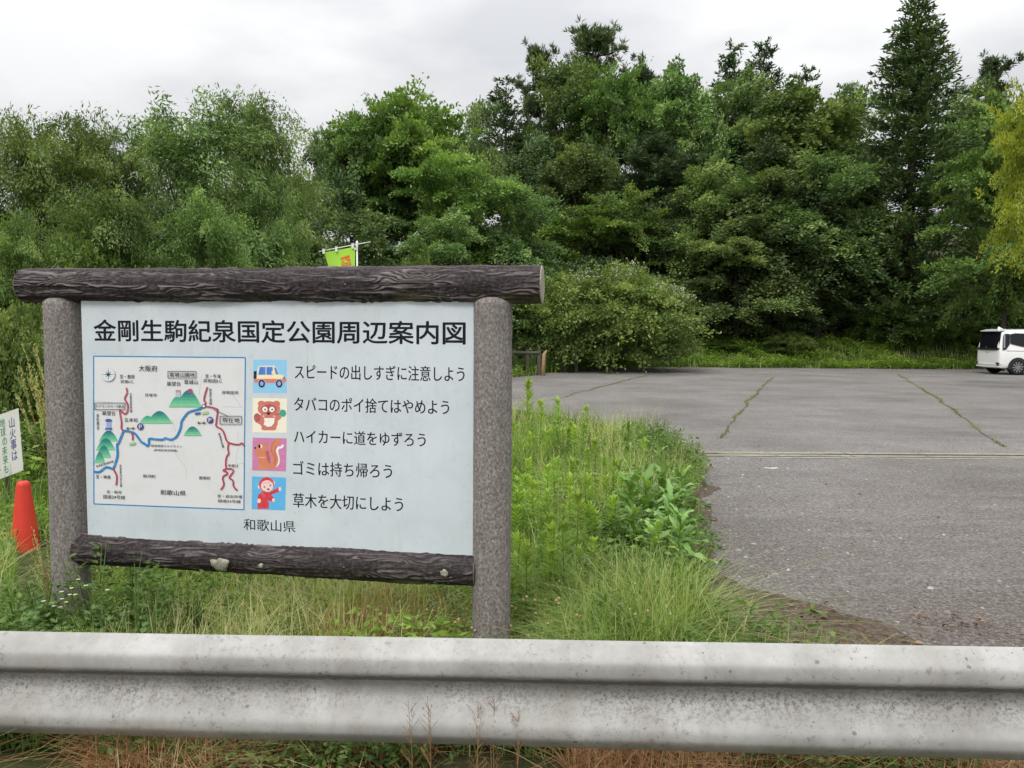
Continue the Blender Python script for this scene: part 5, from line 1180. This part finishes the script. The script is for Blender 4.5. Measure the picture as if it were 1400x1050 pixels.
MAT['pollen'] = plain('pollen', (.65, .45, .04), .8, .1); MAT['drystem'] = plain('dry_stem', (.26, .15, .07), .8, .1)
PM = {}
def plant(kind, name, x, y, s, label, group, var=0, cat='weed'):
    key = (kind, var)
    if key not in PM: PM[key] = plant_meshes(kind, 100 + var * 7 + len(kind))
    st, lf, fl = PM[key]
    e = empty(name, (x, y, gz(x, y)), random.random() * 6.28); e.scale = (s, s, s * random.uniform(.9, 1.12)); tag(e, label, cat, group)
    obj('stem', st, e); obj('leaves', lf, e)
    if fl: obj('flower', fl, e)
    return e
r = np.random.default_rng(77)
GW = 'bright green upright weed with rings of narrow leaves in the grass right of the sign'
k = 0; cnt = 0
while cnt < 95:
    x, y = r.uniform(-.1, 1.5), r.uniform(3.7, 9.5)
    c = float(vnoise(x * 1.5 + 5, y * 1.5)) + (.5 if (x < .75 and 3.9 < y < 6) else 0)
    if x < float(xe(y)) - .45 and c > .1: plant('goldenrod', 'tall_weed', x, y, r.uniform(.48, .82), GW, 'upright weeds right of the sign', cnt % 3); cnt += 1
for i in range(26):
    x, y = r.uniform(-2.4, -.3), r.uniform(4.4, 8.5); plant('goldenrod', 'tall_weed', x, y, r.uniform(.45, .8), 'bright narrow leaved weed behind the sign, showing below its bottom log', 'upright weeds behind the sign', i % 3)
for px, py, yy, s in ((722, 528, 9.0, 1.55), (741, 545, 9.2, 1.25), (763, 550, 9.6, 1.2), (803, 560, 9.8, 1.25), (815, 600, 7.5, 1.0)):
    p = at(px, py, yy); plant('goldenrod', 'tall_weed', p.x, yy, (p.z) / .66, 'tallest bright weeds reaching up over the asphalt beside the right post', 'tallest weeds by the right post', 1)
for i in range(34):                                 # leafy rank weeds by the rail at the left
    x, y = r.uniform(-2.75, -1.45), r.uniform(2.95, 3.75)
    plant('mugwort', 'feathery_weed', x, y, r.uniform(.55, .95), 'dark green feathery weed around the foot of the left sign post', 'feathery weeds by the left post', i % 3)
for i in range(26):
    x, y = r.uniform(-1.6, -.35), r.uniform(2.95, 3.7)
    plant('mugwort', 'feathery_weed', x, y, r.uniform(.30, .52), 'low feathery weed between the guardrail and the bottom log of the sign', 'low feathery weeds under the sign', i % 3)
for i in range(46):
    t_ = r.random(); y = 3.9 + 7.5 * t_ ** 1.3; x = float(xe(y)) - r.uniform(.12, .55)
    plant('mugwort', 'feathery_weed', x, y, r.uniform(.5, .85), 'green leafy weed on the ragged border between grass and asphalt', 'leafy weeds along the asphalt border', i % 3)
for i, (px, py, yy, s) in enumerate(((905, 700, 5.3, 1.35), (935, 745, 5.0, 1.1), (880, 720, 5.4, 1.1), (925, 690, 5.8, 1.1), (950, 775, 4.75, .9), (890, 770, 4.9, 1.0), (868, 600, 9.4, .9), (890, 615, 9.2, .8), (915, 640, 8.2, .8), (860, 665, 7.0, .8), (915, 790, 4.6, .9), (945, 700, 6.2, 1.0))):
    p = at(px, py + 20, yy)
    plant('dock', 'dock_plant', p.x - .10, yy, s * .95, ('largest dock plant with long wavy leaves at the edge of the asphalt' if i == 0 else 'smaller dock plant with long wavy leaves near the asphalt edge'), None if i == 0 else 'small dock plants by the asphalt', i % 2, 'plant')
for i, (px, py, yy) in enumerate(((780, 570, 9.2), (795, 562, 9.4), (810, 575, 8.8), (770, 578, 8.6), (822, 572, 9.0), (800, 585, 8.2), (835, 590, 9.0))):
    p = at(px, py, yy); plant('fleabane', 'daisy_plant', p.x, yy, p.z / .55, 'small white daisies at the far end of the grass, right of the sign', 'white daisies by the asphalt', i % 2, 'flower')
for i, (px, py, yy) in enumerate(((118, 792, 3.1),)):
    p = at(px, py, yy); plant('fleabane', 'daisy_plant', p.x, yy, max(.5, p.z / .55), 'white daisy in front of the left sign post', 'white daisies by the left post', i % 2, 'flower')
for i in range(30):
    x, y = r.uniform(-6.4, -3.9), r.uniform(6.8, 9.0); plant('broadleaf', 'broadleaf_plant', x, y, r.uniform(.8, 1.5), 'lush broad leaved plant in the shade behind the traffic cone', 'broad leaved plants at the left edge', i % 2, 'plant')
for i in range(26):
    x, y = r.uniform(-6.2, -3.9), r.uniform(7.0, 9.0); plant('mugwort', 'feathery_weed', x, y, r.uniform(.8, 1.5), 'waist high leafy weed in the thicket left of the sign', 'thicket weeds left of the sign', i % 3)
for i in range(7):
    x, y = r.uniform(-4.6, -4.0), r.uniform(6.7, 7.6); plant('stalk', 'dry_stalk', x, y, r.uniform(1.0, 1.7), 'tall dry grass stalks between the notice and the left sign post', 'dry stalks left of the sign', i % 2)
for i in range(5):
    x, y = r.uniform(-2.9, -2.2), r.uniform(3.6, 5.0); plant('stalk', 'dry_stalk', x, y, r.uniform(.45, .7), 'short dry grass stalks in front of the traffic cone', 'dry stalks by the cone', i % 2)
for i, px in enumerate((585, 650, 655, 678, 706, 668, 560)):
    p = gnd(px, 1090 + 9 * (i % 3)); p = at(px, 1000, 2.36 + .02 * (i % 2)); sz_ = (.95 if i % 2 else .8)
    plant('twig', 'dry_twig_weed', p.x, p.y, 1.0, 'thin red brown leafless weed standing in front of the guardrail', 'dry weeds before the guardrail', i % 2).scale = (1, 1, (at(px, 955 + 12 * (i % 3), p.y).z + .0) / .42)
r = np.random.default_rng(31)
for i in range(46):
    px = r.uniform(690, 850); py = np.interp(px, [690, 745, 800, 850], [517, 512, 502, 495]); p = gnd(px, py); d_ = r.uniform(.15, 1.2); x, y = p.x - d_ * .4, p.y + d_
    plant('mugwort', 'feathery_weed', x, y, r.uniform(1.1, 1.7) * (1 if px < 770 else .6), 'rank green weed below the wooden rails at the far left of the lot', 'weeds below the wooden rails', i % 3)
# leafy ground cover that nobody could count
def cover(name, N, xr, yr, hr, L, mat, cond, tc=(.5, .2), scale_y=0.0, seed=1, ncl=1.2, th=-.2, up=.9):
    r = np.random.default_rng(seed); x = r.uniform(*xr, N); u = r.random(N); y = 1 / (1 / yr[0] * (1 - u) + 1 / yr[1] * u)
    dn = vnoise(x * ncl, y * ncl, seed); k = cond(x, y) & (dn + .5 * vnoise(x * ncl * 3, y * ncl * 3, seed) > th); x, y, dn = x[k], y[k], dn[k]; n = len(x)
    clump = .5 + .5 * vnoise(x * ncl * 2.2, y * ncl * 2.2, seed + 3)
    z = hgt(x, y) + r.random(n) ** .7 * (hr[0] + (hr[1] - hr[0]) * clump)
    D = r.normal(size=(n, 3)) * [1, 1, .35]; Nn = r.normal(size=(n, 3)) * .5 + [0, 0, up]
    l_ = L * r.uniform(.6, 1.4, n) * (1 + scale_y * np.clip(y - 4, 0, 30))
    V, Q = leaf_quads(np.stack([x, y, z], -1), D, Nn, l_, l_ * .42, .15)
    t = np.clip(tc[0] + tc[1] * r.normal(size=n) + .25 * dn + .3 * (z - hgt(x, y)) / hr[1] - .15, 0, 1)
    o = obj(name, mesh(name, V, Q, MAT[mat], tint=np.repeat(t, 4))); tag(o, kind='stuff')
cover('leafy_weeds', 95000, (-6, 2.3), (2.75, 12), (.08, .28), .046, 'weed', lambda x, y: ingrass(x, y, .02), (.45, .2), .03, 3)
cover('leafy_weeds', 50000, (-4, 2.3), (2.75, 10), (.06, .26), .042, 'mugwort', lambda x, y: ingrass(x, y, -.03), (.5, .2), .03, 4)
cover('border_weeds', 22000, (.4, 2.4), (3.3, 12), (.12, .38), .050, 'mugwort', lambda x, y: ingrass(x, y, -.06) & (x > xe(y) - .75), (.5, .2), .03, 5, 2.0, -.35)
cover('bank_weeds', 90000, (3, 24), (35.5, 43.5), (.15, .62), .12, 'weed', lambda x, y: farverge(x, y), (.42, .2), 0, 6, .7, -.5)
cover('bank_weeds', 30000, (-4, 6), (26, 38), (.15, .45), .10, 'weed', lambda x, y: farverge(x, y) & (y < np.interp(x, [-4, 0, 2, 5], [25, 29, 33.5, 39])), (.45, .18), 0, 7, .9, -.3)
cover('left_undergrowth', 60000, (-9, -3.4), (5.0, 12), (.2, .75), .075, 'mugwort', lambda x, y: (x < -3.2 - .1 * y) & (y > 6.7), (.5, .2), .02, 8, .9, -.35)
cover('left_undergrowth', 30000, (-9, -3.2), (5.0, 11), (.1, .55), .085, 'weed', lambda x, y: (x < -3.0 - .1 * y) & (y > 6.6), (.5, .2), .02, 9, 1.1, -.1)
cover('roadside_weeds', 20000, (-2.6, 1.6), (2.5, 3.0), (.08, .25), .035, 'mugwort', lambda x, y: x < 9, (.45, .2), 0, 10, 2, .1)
# withered clover heads dotted through the grass under the sign
r = np.random.default_rng(12); n = 900; x, y = r.uniform(-2.4, .9, n), r.uniform(3.3, 6.5, n); k = vnoise(x * 1.3, y * 1.3, 4) > -.1; x, y = x[k], y[k]; n = len(x); z = r.uniform(.14, .30, n)
oc = np.array([(1, 0, 0), (-1, 0, 0), (0, 1, 0), (0, -1, 0), (0, 0, 1), (0, 0, -1)]) * .009; tr3_ = np.array([(0, 2, 4), (2, 1, 4), (1, 3, 4), (3, 0, 4), (2, 0, 5), (1, 2, 5), (3, 1, 5), (0, 3, 5)])
V = (oc[None] * r.uniform(.6, 1.3, (n, 6, 1)) + np.stack([x, y, z], -1)[:, None]).reshape(-1, 3); Q = (np.arange(n)[:, None, None] * 6 + tr3_[None]).reshape(-1, 3)
o = obj('clover_heads', mesh('clover_heads', V, Q, MAT['dry'], tint=np.repeat(.7 + .3 * r.random(n), 6))); tag(o, kind='stuff')
